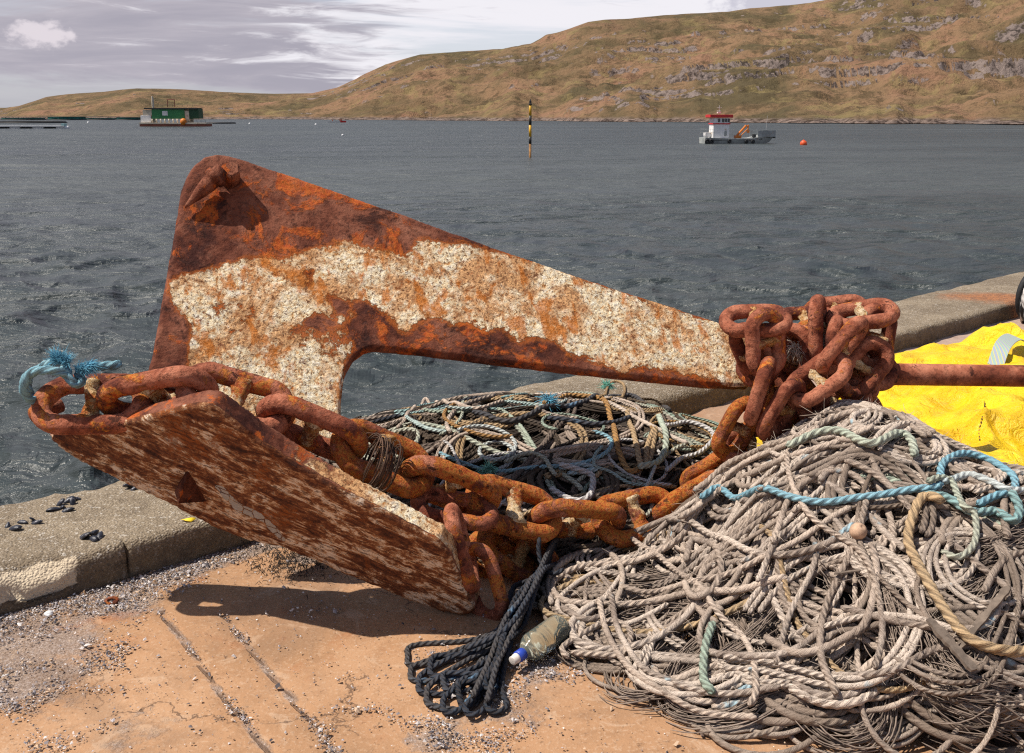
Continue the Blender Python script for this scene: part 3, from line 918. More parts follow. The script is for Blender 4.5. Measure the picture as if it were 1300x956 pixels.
# flat layered cloud: noise squeezed in elevation
cn = g.noise(1.0, 7, 0.58, 0.5, vec=g.scale(dirv, (3.2, 3.2, 24)))
cn2 = g.noise(1.0, 6, 0.6, 0.8, vec=g.scale(dirv, (9, 9, 80)))
cover = g.ma('ADD', g.ma('MULTIPLY', cn, 0.7), g.ma('MULTIPLY', cn2, 0.3))
grey = g.mix(g.step(cover, 0.38, 0.64), (0.33, 0.315, 0.37), (0.45, 0.42, 0.465))
# brighter broken cloud low in the north-east, clear streaks low in the west
band = g.ma('MULTIPLY', g.step(dxx, -0.36, 0.10), g.step(dz, 0.15, 0.085))
band = g.ma('MULTIPLY', band, g.step(dz, 0.012, 0.04))
br = g.step(g.ma('ADD', g.ma('MULTIPLY', cn2, 1.0), g.ma('MULTIPLY', band, 0.55)), 0.60, 0.84)
cl = g.mix(br, grey, (0.72, 0.705, 0.745))
blue_w = g.ma('MULTIPLY', g.step(g.ma('ADD', cn, g.ma('MULTIPLY', g.step(dz, 0.05, 0.0), 0.14)), 0.50, 0.66), 0.55)
cl = g.mix(blue_w, cl, g.mix(0.5, skyc, (0.42, 0.47, 0.60)))


def puff(px, py, rx, ry, colr, cl):
    c = ray(px, py); c = c / np.linalg.norm(c)
    d = g.n("ShaderNodeVectorMath", operation='SUBTRACT'); g.set(d.inputs[0], dirv); d.inputs[1].default_value = c
    sc = g.scale(d.outputs[0], (1 / rx, 1 / rx, 1 / ry))
    ln = g.n("ShaderNodeVectorMath", operation='LENGTH'); g.set(ln.inputs[0], sc)
    m = g.ma('ADD', ln.outputs["Value"], g.ma('MULTIPLY', g.ma('SUBTRACT', g.noise(1.0, 5, 0.6, vec=g.scale(dirv, (60, 60, 90))), 0.5), 2.0))
    return g.mix(g.step(m, 1.05, 0.45), cl, colr)


cl = puff(52, 44, 0.030, 0.0135, (0.62, 0.57, 0.61), cl)
cl = puff(458, 103, 0.009, 0.007, (0.84, 0.82, 0.86), cl)
cl = puff(1000, 3, 0.07, 0.012, (0.50, 0.49, 0.56), cl)
# overhead: thinner, broken cover that lets the blue through
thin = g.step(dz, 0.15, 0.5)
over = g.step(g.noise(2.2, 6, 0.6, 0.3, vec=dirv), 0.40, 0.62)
_dk = g.ma('SUBTRACT', 1.0, g.ma('MULTIPLY', g.step(dz, 0.13, 0.40), 0.50))  # unseen overhead sky dimmed on purpose, cutting fill so shadows deepen
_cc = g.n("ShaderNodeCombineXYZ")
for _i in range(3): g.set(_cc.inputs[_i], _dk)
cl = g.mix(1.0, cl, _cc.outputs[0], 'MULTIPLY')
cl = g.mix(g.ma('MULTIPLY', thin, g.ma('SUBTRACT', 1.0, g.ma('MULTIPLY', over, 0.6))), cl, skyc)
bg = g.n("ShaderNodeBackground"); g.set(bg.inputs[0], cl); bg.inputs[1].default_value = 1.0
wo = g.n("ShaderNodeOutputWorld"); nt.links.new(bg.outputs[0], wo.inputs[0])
SKY_BG = bg

SC.view_settings.view_transform = 'Standard'
SC.view_settings.look = 'None'
SC.view_settings.exposure = 0.30
SC.view_settings.gamma = 1.0
SC.view_settings.use_curve_mapping = False
SC.cycles.use_denoising = False
SC.cycles.caustics_refractive = False
SC.cycles.caustics_reflective = False
SC.cycles.filter_width = 1.2
SC.cycles.sample_clamp_direct = 2.5
SC.cycles.sample_clamp_indirect = 4.0
SC.cycles.max_bounces = 6
SC.cycles.transparent_max_bounces = 8

# background strength within the usual daylight range: colours are carried ten times brighter
_m = nt.nodes.new("ShaderNodeMix"); _m.data_type = 'RGBA'; _m.blend_type = 'MULTIPLY'; _m.inputs[0].default_value = 1.0
_m.clamp_result = False
nt.links.new(cl, _m.inputs[6]); _m.inputs[7].default_value = (10, 10, 10, 1)
nt.links.new(_m.outputs[2], SKY_BG.inputs[0]); SKY_BG.inputs[1].default_value = 0.1


# ------------------------------------------------------------------ plates
def seg_dist(poly, pts):
    """unsigned distance to a closed polyline and inside mask"""
    poly = np.asarray(poly, float); pts = np.asarray(pts, float)
    best = np.full(len(pts), 1e9); ins = np.zeros(len(pts), bool)
    n = len(poly)
    for i in range(n):
        a = poly[i]; b = poly[(i + 1) % n]
        ab = b - a; L = max(ab @ ab, 1e-12)
        t = np.clip(((pts - a) @ ab) / L, 0, 1)
        best = np.minimum(best, np.linalg.norm(pts - (a + t[:, None] * ab), axis=1))
        if a[1] != b[1]:
            c = ((a[1] > pts[:, 1]) != (b[1] > pts[:, 1])) & (pts[:, 0] < (b[0] - a[0]) * (pts[:, 1] - a[1]) / (b[1] - a[1]) + a[0])
            ins ^= c
    return best, ins


def sdist(poly, pts):
    d, i = seg_dist(poly, pts)
    return np.where(i, d, -d)


def plate(name, out3, n, thick, spacing, cham, seed, rough=0.003, rows=5, wob=0.002):
    """a thick plate: out3 = outline on its visible face (world), n = outward normal of that face.
    Returns mesh, plus per-vertex face-plane points and depth fraction."""
    n = nrm(n)
    o = out3.mean(0)
    u = nrm(out3[0] - o); u = nrm(u - n * (u @ n)); v = np.cross(n, u)
    p2 = np.stack([(out3 - o) @ u, (out3 - o) @ v], 1)
    p2 = resample(np.vstack([p2, p2[:1]]), spacing)[:-1]
    p2 = p2 + wob * np.stack([fbm(p2[:, 0] * 30, p2[:, 1] * 30, 3, seed), fbm(p2[:, 0] * 30, p2[:, 1] * 30, 3, seed + 1)], 1)
    area = 0.5 * np.sum(p2[:, 0] * np.roll(p2[:, 1], -1) - np.roll(p2[:, 0], -1) * p2[:, 1])
    if area < 0: p2 = p2[::-1]
    lo = p2.min(0); hi = p2.max(0)
    gx, gy = np.meshgrid(np.arange(lo[0], hi[0], spacing), np.arange(lo[1], hi[1], spacing * 0.87), indexing='ij')
    gx = gx + (np.arange(gx.shape[1])[None, :] % 2) * spacing / 2
    gp = np.stack([gx.reshape(-1), gy.reshape(-1)], 1) + rng.uniform(-.18, .18, (gx.size, 2)) * spacing
    gp = gp[sdist(p2, gp) > spacing * 0.55]
    nb = len(p2)
    allp = [Vector((float(a), float(b))) for a, b in np.vstack([p2, gp])]
    res = delaunay_2d_cdt(allp, [], [list(range(nb))], 1, 1e-7)
    q = np.array([tuple(x) for x in res[0]])
    tris = res[2]
    orig = res[3]
    # indices of the outline in the output
    bi = {}
    for i, og in enumerate(orig):
        for k in og:
            if k < nb: bi[k] = i
    bidx = [bi[k] for k in range(nb)]
    d, _ = seg_dist(p2, q)
    t = np.clip(1 - d / cham, 0, 1)
    drop = cham * (1 - np.sqrt(np.clip(1 - t * t, 0, 1)))
    w = -drop + rough * fbm(q[:, 0] * 14, q[:, 1] * 14, 5, seed + 5) + rough * 0.5 * fbm(q[:, 0] * 60, q[:, 1] * 60, 3, seed + 6)
    wb = -thick + drop
    base = o + q[:, :1] * u + q[:, 1:] * v
    F_ = base + w[:, None] * n; B_ = base + wb[:, None] * n
    nq = len(q)
    verts = [F_, B_]; frac = [drop / thick, 1 - drop / thick]; q2 = [q, q]; side = [t * 0.0 + (d < 1e-6), t * 0.0 + (d < 1e-6)]
    faces = [tuple(f) for f in tris] + [tuple(i + nq for i in f[::-1]) for f in tris]
    b2 = q[bidx]
    fw, bw = w[bidx], wb[bidx]
    prev = np.array(bidx); off = 2 * nq
    nxt2 = np.roll(b2, -1, 0) - np.roll(b2, 1, 0)
    on = np.stack([nxt2[:, 1], -nxt2[:, 0]], 1); on /= np.linalg.norm(on, axis=1, keepdims=True)
    for r in range(1, rows + 1):
        if r < rows + 0:
            f = r / rows
            ww = fw * (1 - f) + bw * f
            bul = rough * 0.8 * fbm(b2[:, 0] * 25 + r, b2[:, 1] * 25, 3, seed + 9)
            bb = b2 + on * bul[:, None]
            V = o + bb[:, :1] * u + bb[:, 1:] * v + ww[:, None] * n
            verts.append(V); frac.append(np.clip(-ww / thick, 0, 1)); q2.append(b2); side.append(np.ones(nb))
            cur = np.arange(off, off + nb); off += nb
        else:
            cur = np.array(bidx) + nq
        for k in range(nb):
            k2 = (k + 1) % nb
            faces.append((int(prev[k]), int(cur[k]), int(cur[k2]), int(prev[k2])))
        prev = cur
    verts = np.vstack(verts)
    me = mesh_py(name, verts, faces)
    q2 = np.vstack(q2)
    return me, o + q2[:, :1] * u + q2[:, 1:] * v, np.concatenate(frac), np.concatenate(side)


def project(P):
    d = np.asarray(P) - EYE
    z = d[..., 1] * CP - d[..., 2] * SP
    y = d[..., 1] * SP + d[..., 2] * CP
    return np.stack([PX0 + FPX * d[..., 0] / z, PY0 - FPX * y / z], -1)


# ------------------------------------------------------------------ the anchor
th, ln = math.radians(-18), math.radians(35)
SH_N = np.array([-math.sin(th) * math.cos(ln), -math.cos(th) * math.cos(ln), math.sin(ln)])
SH_P = at(300, 480, 3.05)
sh_px = [(186, 480), (195, 440), (204, 390), (213, 340), (222, 290), (230, 240), (237, 222), (246, 208), (259, 198), (275, 194), (292, 196), (312, 202), (335, 210),
         (400, 232), (500, 267), (600, 303), (680, 331), (760, 358), (840, 384), (920, 410), (948, 420), (956, 440), (958, 470), (953, 490), (900, 488), (800, 478), (700, 467), (600, 455),
         (540, 447), (500, 443), (478, 441), (462, 444), (449, 455), (440, 470), (435, 490), (433, 520), (433, 560), (400, 560), (300, 535)]
sh3 = np.array([on_plane(x, y, SH_P, SH_N) for x, y in sh_px])
me, q3, fr_, sd_ = plate("shank", sh3, SH_N, 0.055, 0.0085, 0.014, 11, 0.004)
qp = project(q3)
paint_px = [(216, 357), (245, 350), (290, 336), (320, 330), (360, 329), (400, 318), (440, 307), (470, 315), (500, 323), (517, 328), (521, 318), (530, 309), (580, 310), (640, 323), (700, 340), (800, 374), (900, 407), (950, 421),
            (960, 487), (930, 490), (890, 479), (860, 470), (840, 470), (820, 462), (790, 472), (770, 462), (745, 450), (720, 446), (705, 434), (690, 430), (655, 430), (640, 416), (620, 421), (600, 409), (575, 411),
            (545, 406), (525, 416), (510, 421), (495, 401), (480, 389), (455, 379), (430, 386), (447, 400), (434, 410), (415, 401), (400, 397), (392, 408), (420, 414), (438, 424), (446, 440), (436, 470), (436, 570), (235, 560),
            (242, 440), (246, 420), (236, 402), (226, 391), (216, 372)]
pv = 0.5 + 0.5 * np.clip(sdist(np.array(paint_px, float), qp) / 13.0, -1, 0.72)
bare_px = [([(360, 420), (390, 405), (440, 430), (430, 455), (395, 450), (370, 440)], .8), ([(250, 395), (285, 380), (330, 385), (335, 410), (300, 425), (262, 420)], .5), ([(410, 372), (428, 372), (440, 400), (425, 400)], 1.0), ([(385, 345), (398, 340), (400, 362), (388, 368)], .8)]
for bp, k in bare_px:
    pv -= 0.5 * k * np.clip(0.6 + sdist(np.array(bp, float), qp) / 10.0, 0, 1)
pv = np.where(fr_ > 0.30, 0.0, np.clip(pv, 0, 1))
set_attr(me, "paint", pv)
ANC = on_z(590, 783)
anchor = empty("ship_anchor", ANC, "huge rusted steel anchor with flaking white paint, tipped over on the quay", "anchor")
obj("shank", me, M['shank'], anchor)

# fluke: a thick plate hanging over, its bare underside towards the quay
FA = at(62, 556, 2.90); FE = on_z(590, 783); FB = at(255, 512, 2.62)
FL_N = nrm(np.cross(FA - FE, FB - FE))
if FL_N @ (EYE - FE) < 0: FL_N = -FL_N
fl_px = [(60, 556), (80, 553), (112, 549), (140, 541), (168, 533), (210, 523), (249, 513), (266, 515), (297, 537), (328, 560), (368, 586), (420, 617), (480, 648), (535, 678), (556, 688), (570, 706), (582, 733), (594, 756), (602, 772), (598, 781), (588, 783),
         (549, 775), (499, 755), (424, 724), (359, 698), (300, 683), (266, 668), (217, 642), (149, 610), (103, 587), (75, 570)]
fl3 = np.array([on_plane(x, y, FE, FL_N) for x, y in fl_px])
me, q3, fr_, sd_ = plate("fluke", fl3, FL_N, 0.070, 0.009, 0.012, 41, 0.004, rows=7, wob=0.003)
qp = project(q3)
ax = nrm(FE - FA); ay = nrm(np.cross(FL_N, ax))
co = np.array([v.co for v in me.vertices])
a = me.attributes.new("along", 'FLOAT_VECTOR', 'POINT')
a.data.foreach_set("vector", np.stack([(co - FA) @ ax, (co - FA) @ ay, (co - FA) @ FL_N], 1).astype(np.float32).reshape(-1))
rimf = np.clip((fr_ - 0.12) / 0.1, 0, 1)
set_attr(me, "rim", rimf * np.clip(0.18 + 0.72 * np.exp(-((qp[:, 0] - 490) / 115.0) ** 2), 0, 1))
set_attr(me, "bare", rimf)
gl = np.array([(272, 617), (285, 632), (300, 648), (318, 655), (335, 664), (350, 680), (362, 688), (362, 682), (350, 668), (332, 652), (312, 644), (296, 632), (282, 616)], float)
set_attr(me, "grey", np.where(fr_ < 0.2, 0.5 + sdist(gl, qp) / 12.0, 0))
obj("fluke", me, M['fluke'], anchor)


def fl_at(px, py, lift=0.0):
    return on_plane(px, py, FE, FL_N) + FL_N * lift


# small triangular gusset welded to the underside
g0, g1, g2 = fl_at(238, 595, -0.01), fl_at(222, 626, -0.01), fl_at(266, 640, -0.01)
gp_ = fl_at(238, 614, 0.085)
mb = MB(); mb.add([g0, g1, g2, gp_, (g0 + g1) / 2 + FL_N * 0.05, gp_ + (g2 - gp_) * 0.12], [(0, 4, 5, 2), (4, 1, 2, 5), (0, 1, 4), (0, 2, 1)])
me = mb.mesh("gusset", 0.003)
obj("gusset", me, M['rust_shade'], anchor, smooth=False)
# bolt through the top of the shank: shouldered pin with hexagonal head and a tapered drift
def sh_at(px, py, lift=0.0):
    return on_plane(px, py, SH_P, SH_N) + SH_N * lift


def rod(mb, a, b, prof, sides=18):
    """lathe along a->b; prof = (radius, fraction)"""
    a = np.asarray(a, float); b = np.asarray(b, float)
    L = np.linalg.norm(b - a)
    q = Vector(tuple(nrm(b - a))).to_track_quat('Z', 'X').to_matrix()
    mb.lathe([(r, f * L) for r, f in prof], tuple(a), sides, q)


mb = MB()
pa, pb = sh_at(235, 267, 0.018), sh_at(283, 228, 0.060)
rod(mb, pa, pb, [(0.003, 0), (0.007, .06), (0.012, .2), (0.022, .42), (0.028, .62), (0.027, .72), (0.036, .735), (0.038, .80), (0.036, .86), (0.030, .88), (0.028, 1.0)])
me = mb.mesh("pin")
obj("pin", me, M['rust_bolt'], anchor)
mb = MB()
hc_ = sh_at(293, 229, 0.0)
rod(mb, hc_ + SH_N * -0.01, hc_ + SH_N * 0.075, [(0.034, 0), (0.034, .9), (0.030, 1.0)], 6)
obj("bolt_head", mb.mesh("bolt_head", 0.003), M['rust_bolt'], anchor, smooth=False)


# ------------------------------------------------------------------ chain
LW, LH, LR = 0.072, 0.078, 0.0300     # half width and half straight of the centre line, wire radius
PITCHC = 2 * (LW + LH) - 2 * LR


def link_mesh(seed, k=1.0, LW=LW, LH=LH, LR=LR):
    """studless outline of one link: long axis = X, flat in XY"""
    pts = []
    for a in np.linspace(-90, 90, 15)[:-1]: pts.append((LH + LW * math.cos(math.radians(a)), LW * math.sin(math.radians(a)), 0))
    for t in np.linspace(0, 1, 7)[:-1]: pts.append((LH - 2 * LH * t, LW, 0))
    for a in np.linspace(90, 270, 15)[:-1]: pts.append((-LH + LW * math.cos(math.radians(a)), LW * math.sin(math.radians(a)), 0))
    for t in np.linspace(0, 1, 7)[:-1]: pts.append((-LH + 2 * LH * t, -LW, 0))
    P = resample(np.array(pts + pts[:1]), 0.011)[:-1] * k
    V, f = tube_arrays(P, LR * k, 18, True)
    V = np.array(V).reshape(len(P), 18, 3)
    d = V - P[:, None]
    nz = np.array([[mn.fractal(Vector(p) * 16 + Vector((seed * 7.1, 0, 0)), 0.7, 2.1, 4) for p in row] for row in V])
    V = P[:, None] + d * (1 + 0.10 * nz[..., None])
    return mesh_py("link", V.reshape(-1, 3), f)


def stud_mesh(seed, LW=LW):
    P = np.array([(0.0, y, 0) for y in np.linspace(-LW, LW, 15)])
    r = (0.023 + 0.016 * np.abs(np.linspace(-1, 1, 15)) ** 2) * LW / 0.072
    V, f = tube_arrays(P, r, 14)
    V = np.array(V)
    nz = np.array([mn.fractal(Vector(p) * 24 + Vector((seed * 3.3, 5, 0)), 0.6, 2.1, 4) for p in V])
    V = V * (1 + 0.0 * nz[:, None]) + np.stack([V[:, 0], V[:, 1] * 0, V[:, 2]], 1) * (0.45 * nz[:, None])
    return mesh_py("stud", V, f)


LINKS = [link_mesh(i) for i in range(5)]
STUDS = [stud_mesh(i) for i in range(4)] + [stud_mesh(i, 0.058) for i in range(4)]
LINKS += [link_mesh(i + 9, 1.0, 0.058, 0.056, 0.0285) for i in range(5)]
for k in range(10):
    LINKS[k].materials.append(M['rust'] if k < 3 else M['rust_orange'] if k != 5 and k < 8 and k != 6 and k != 7 else M['rust_orange'] if k > 7 else M['rust_wrap'])
    LINKS[k].polygons.foreach_set("use_smooth", [True] * len(LINKS[k].polygons))
for s_ in STUDS:
    s_.materials.append(M['stud']); s_.polygons.foreach_set("use_smooth", [True] * len(s_.polygons))
link_no = 0


def place_link(chain, c, tdir, face, stud=True, var=None, k=1.0):
    """c centre, tdir long axis, face = direction the flat side should look to"""
    global link_no
    x = nrm(tdir); z = np.asarray(face, float); z = nrm(z - x * (z @ x)); y = np.cross(z, x)
    Mx = Matrix(((x[0], y[0], z[0], 0), (x[1], y[1], z[1], 0), (x[2], y[2], z[2], 0), (0, 0, 0, 1)))
    v = link_no % 3 if var is None else var
    o = bpy.data.objects.new("link", LINKS[v]); COL.objects.link(o)
    o.parent = chain
    o.matrix_local = Matrix.Translation(Vector(tuple(np.asarray(c) - np.array(chain.location)))) @ Mx @ Matrix.Scale(k, 4)
    if stud:
        s = bpy.data.objects.new("stud", STUDS[link_no % 4 + (4 if v >= 5 else 0)]); COL.objects.link(s); s.parent = o
    link_no += 1
    return o


def lay_chain(chain, pts, roll0=45.0, variants=None, studs=None, start=0.0, up=(0, 0, 1)):
    """links along a path at the chain's own pitch, each a quarter turn from the last"""
    P = spline(pts, 0.004)
    s = np.concatenate([[0], np.cumsum(np.linalg.norm(np.diff(P, axis=0), axis=1))])
    n = int((s[-1] - start) / PITCHC)
    for i in range(n + 1):
        sc = start + i * PITCHC
        a = np.array([np.interp(sc - PITCHC * 0.5, s, P[:, k]) for k in range(3)])
        b = np.array([np.interp(sc + PITCHC * 0.5, s, P[:, k]) for k in range(3)])
        c = np.array([np.interp(sc, s, P[:, k]) for k in range(3)])
        t = nrm(b - a)
        up_ = np.array(up, float); zz = nrm(up_ - t * (up_ @ t)); yy = np.cross(t, zz)
        ang = math.radians(roll0 + (90 if i % 2 else 0))
        f = zz * math.cos(ang) + yy * math.sin(ang)
        place_link(chain, (a + b + c) / 3, t, f, True if studs is None else studs[i % len(studs)], None if variants is None else variants[i % len(variants)])


cpts = [at(100, 513, 2.84), at(160, 511, 2.84), at(230, 492, 2.84), at(310, 508, 2.86), at(375, 535, 2.88), at(440, 562, 2.90), at(510, 592, 2.95), at(580, 622, 3.00), at(650, 646, 3.06), at(720, 660, 3.13), at(800, 660, 3.22), at(870, 636, 3.34), at(920, 600, 3.45)]
chain_a = empty("anchor_chain", tuple(on_z(640, 700)), "heavy rusted stud chain running along the fluke and away under the pale ropes", "chain")
lay_chain(chain_a, cpts, 40, variants=[0, 1, 2, 1, 4, 3, 4, 3, 3, 4, 0, 1, 2])

# second run: hangs down the square end of the fluke and lies on the ground behind it
chain_b = empty("hanging_chain", tuple(on_z(625, 770)), "short rusted chain hanging down over the square lower end of the fluke", "chain")
def link_px(ch, a, b, face, var=None, stud=True, k=1.0):
    pa, pb = at(*a), at(*b)
    return place_link(ch, (pa + pb) / 2, pb - pa, face, stud, var, k)
link_px(chain_b, (545, 640, 2.93), (610, 652, 2.95), (-.1, -.25, .95), 2, False, .8)
link_px(chain_b, (570, 640, 2.80), (603, 752, 2.79), (1, 0.02, .1), 2, False, .80)
link_px(chain_b, (604, 708, 2.84), (622, 772, 2.80), (-.55, -.8, .2), 1, False, .72)
link_px(chain_b, (630, 685, 3.06), (690, 725, 3.05), (.2, -.5, .8), 4, True, .9)
link_px(chain_b, (615, 700, 3.10), (660, 740, 3.08), (.3, -.9, .1), 3, True, .85)
link_px(chain_b, (672, 700, 3.15), (712, 742, 3.12), (.8, -.5, .1), 3, True, .9)

mb = MB(); _q = Vector(tuple(nrm(at(62, 520, 2.90) - at(42, 527, 2.86)))).to_track_quat('Z', 'X').to_matrix()
mb.lathe([(.006, -.01), (.022, -.004), (.030, .010), (.031, .028), (.024, .040), (.021, .09)], tuple(at(42, 527, 2.86)), 20, _q)
obj("shackle_pin", mb.mesh("shackle_pin"), M['rust'], chain_a)
# the wrap of chain round the thin end of the shank
chain_c = empty("chain_wrap", tuple(on_z(960, 560)), "tangle of brown rusted chain wound round the thin end of the anchor shank", "chain")
D = 3.40
_wrap = [((922, 406, D), (992, 405, D - .04), (.1, -.5, .85), 0), ((968, 396, D - .07), (972, 470, D - .08), (.30, -.92, .1), 1), ((944, 420, D - .02), (966, 474, D), (-.7, -.7, .2), 2),
         ((976, 452, D - .13), (950, 536, D - .12), (.9, -.35, .1), 0), ((1014, 478, D - .15), (966, 557, D - .14), (.75, -.55, .35), 1), ((1070, 455, D - .14), (1003, 503, D - .14), (-.3, -.55, .75), 2),
         ((1092, 408, D - .08), (1042, 466, D - .11), (.7, -.6, -.35), 0), ((1036, 388, D + .03), (1036, 444, D + .02), (.9, -.4, .0), 1), ((1066, 402, D + .04), (1120, 394, D + .02), (.1, -.35, .9), 2),
         ((1116, 440, D - .02), (1072, 490, D - .06), (.5, -.5, .7), 0), ((1112, 400, D + .05), (1104, 452, D + .03), (.1, -.95, .2), 2), ((950, 512, D - .07), (918, 570, D - .07), (.5, -.75, .2), 4),
         ((918, 566, D - .05), (985, 558, D - .05), (.1, -.7, .6), 1), ((935, 580, D - .04), (900, 606, D - .04), (.5, -.3, .8), 3), ((990, 410, D + .12), (1050, 404, D + .12), (.0, -.5, .85), 1),
         ((1020, 515, D - .02), (1040, 565, D - .04), (.9, -.3, .2), 2), ((1050, 505, D + .04), (1105, 520, D + .04), (.1, -.7, .6), 0), ((985, 470, D + .06), (1025, 520, D + .04), (-.6, -.7, .3), 3),
         ((1072, 462, D + .10), (1120, 470, D + .10), (.2, -.8, .5), 2), ((1020, 430, D + .07), (1075, 425, D + .06), (.1, -.8, .5), 4), ((1060, 415, D + .0), (1060, 470, D + .0), (.8, -.5, .2), 0),
         ((1085, 500, D - .03), (1040, 530, D - .05), (.3, -.6, .7), 1), ((985, 500, D + .03), (985, 560, D + .02), (.6, -.7, .1), 3), ((1000, 540, D - .05), (1060, 555, D - .06), (.1, -.5, .8), 2),
         ((1005, 425, D + .04), (1000, 480, D + .02), (-.5, -.8, .1), 2), ((1085, 395, D + .12), (1035, 400, D + .14), (.2, -.7, .6), 0), ((1095, 440, D + .08), (1085, 500, D + .06), (-.4, -.9, .1), 1),
         ((950, 470, D + .08), (1000, 450, D + .10), (.1, -.7, .7), 0), ((880, 615, D - .02), (925, 590, D - .02), (.5, -.8, .2), 4)]
for (a_, b_, f_, v_) in _wrap:
    link_px(chain_c, (a_[0] + 2, a_[1] + 2, a_[2]), (b_[0] + 2, b_[1] + 2, b_[2]), f_, v_ + 5, True, .88)

# crusted rag of bleached net caught in the wrap
def tuft(name, centers, n, L, r, mat, spread=0.5, axis=None, parent=None, droop=0.4, seed=1):
    """a burst of thin curved fibres"""
    R_ = np.random.default_rng(seed)
    vs = []; fs = []
    for i in range(n):
        c = np.array(centers[i % len(centers)], float) + R_.normal(0, r * 4, 3)
        d = nrm((np.array(axis) if axis is not None else np.zeros(3)) + R_.normal(0, spread, 3))
        l = L * R_.uniform(0.5, 1.1)
        w = R_.normal(0, 0.35, 3)
        P = np.array([c + d * l * t + w * l * t * t * 0.6 - np.array([0, 0, droop * l * t * t]) for t in np.linspace(0, 1, 6)])
        v, f = tube_arrays(P, r * np.linspace(1, 0.4, 6), 4)
        o = len(vs); vs += v; fs += [tuple(k + o for k in x) for x in f]
    return obj(name, mesh_py(name, vs, fs), mat, parent)
tag(tuft("bleached_net_scrap", [at(1010, 442, D + .02), at(1026, 437, D + .02), at(1040, 432, D + .03)], 420, 0.05, 0.0014, M['net_scrap'], 0.9, seed=4),
    "bleached scrap of frayed net caught among the chain links of the wrap", "net scrap")

# the pipe that runs out of the wrap over the yellow sack
mb = MB()
pp0, pp1 = at(1045, 474, 3.52), at(1420, 479, 3.62)
PN = 40
Pp = np.array([pp0 + (pp1 - pp0) * t for t in np.linspace(0, 1, PN)])
V, f = tube_arrays(Pp, 0.0405 * (1 + 0.012 * fbm(np.arange(PN) * .4, np.zeros(PN), 3)), 32)
mb.add(V, f)
pipe = obj("steel_pipe", mb.mesh("steel_pipe"), M['rust_smooth'])
tag(pipe, "straight round rust brown steel pipe lying across the yellow sack", "pipe")

# ------------------------------------------------------------------ heaps of rope, laid down one strand upon another
class Heap:
    def __init__(s, x0, x1, y0, y1, base, cell=0.011):
        s.x0, s.y0, s.c = x0, y0, cell
        s.nx = int((x1 - x0) / cell); s.ny = int((y1 - y0) / cell)
        X, Y = np.meshgrid(x0 + np.arange(s.nx) * cell, y0 + np.arange(s.ny) * cell, indexing='ij')
        s.X, s.Y = X, Y
        s.H = base(X, Y)

    def h(s, x, y):
        i = np.clip(np.round((np.asarray(x) - s.x0) / s.c).astype(int), 0, s.nx - 1)
        j = np.clip(np.round((np.asarray(y) - s.y0) / s.c).astype(int), 0, s.ny - 1)
        return s.H[i, j]

    def lay(s, xy, r, sink=0.75, stiff=9, stamp=True, lift=None):
        """rest a strand of radius r with plan course xy on whatever already lies there"""
        k = int(math.ceil(r / s.c))
        ii = np.round((xy[:, 0] - s.x0) / s.c).astype(int); jj = np.round((xy[:, 1] - s.y0) / s.c).astype(int)
        offs = [(a, b) for a in range(-k, k + 1) for b in range(-k, k + 1) if (a * a + b * b) * s.c ** 2 <= r * r * 1.05]
        z = np.full(len(xy), -9.0)
        for (a, b) in offs:
            h = s.H[np.clip(ii + a, 0, s.nx - 1), np.clip(jj + b, 0, s.ny - 1)]
            rr_ = math.sqrt(max(r * r - (a * a + b * b) * s.c ** 2, 0))
            z = np.maximum(z, h + rr_)
        z = z - (1 - sink) * r
        ker = np.hanning(2 * stiff + 3)[1:-1]; ker /= ker.sum()
        zz = z.copy()
        for _ in range(4):
            zp = np.pad(zz, stiff, mode='edge')
            sm = np.convolve(zp, ker, 'valid')
            zz = np.maximum(sm, z - 0.35 * r)
        zp = np.pad(zz, stiff, mode='edge'); zz = np.convolve(zp, ker, 'valid')
        if lift is not None: zz = zz + lift
        if stamp:
            for (a, b) in offs:
                rr_ = math.sqrt(max(r * r - (a * a + b * b) * s.c ** 2, 0))
                i2, j2 = ii + a, jj + b
                ok = (i2 >= 0) & (i2 < s.nx) & (j2 >= 0) & (j2 < s.ny)
                np.maximum.at(s.H, (i2[ok], j2[ok]), zz[ok] + rr_)
        return np.column_stack([xy, zz])

    def pick(s, px, py, d0=1.5, d1=7.0):
        """point of the heap seen at a photo pixel"""
        r = ray(px, py)
        t = np.arange(d0, d1, 0.006)
        P = EYE + t[:, None] * r
        inside = (P[:, 0] > s.x0) & (P[:, 0] < s.x0 + s.nx * s.c) & (P[:, 1] > s.y0) & (P[:, 1] < s.y0 + s.ny * s.c)
        below = (P[:, 2] <= np.where(inside, s.h(P[:, 0], P[:, 1]), 0.0))
        k = np.argmax(below)
        return P[k]

    def course(s, px_pts, step=0.011):
        return spline([s.pick(x, y)[:2] for x, y in px_pts], step)


def wander(inside, start, L, step=0.011, kmax=9.0, theta=None, pull=None, kscale=0.5, bias=0.0):
    """a lazy looping course kept within the footprint"""
    n = int(L / step)
    P = np.zeros((n, 2)); P[0] = start
    th = rng.uniform(0, 6.28) if theta is None else theta
    k = rng.normal(bias, kmax * 0.4); tgt = k
    for i in range(1, n):
        if rng.uniform() < step / 0.30: tgt = rng.normal(bias, kmax * kscale)
        k += (tgt - k) * 0.06
        kk = k
        f = inside(P[i - 1])
        if f > 1.0:
            c = pull(P[i - 1]) if pull is not None else np.zeros(2)
            want = math.atan2(c[1] - P[i - 1][1], c[0] - P[i - 1][0])
            dlt = (want - th + math.pi) % (2 * math.pi) - math.pi
            kk = np.clip(dlt * 6, -11, 11)
        th += kk * step
        P[i] = P[i - 1] + step * np.array([math.cos(th), math.sin(th)])
    return P


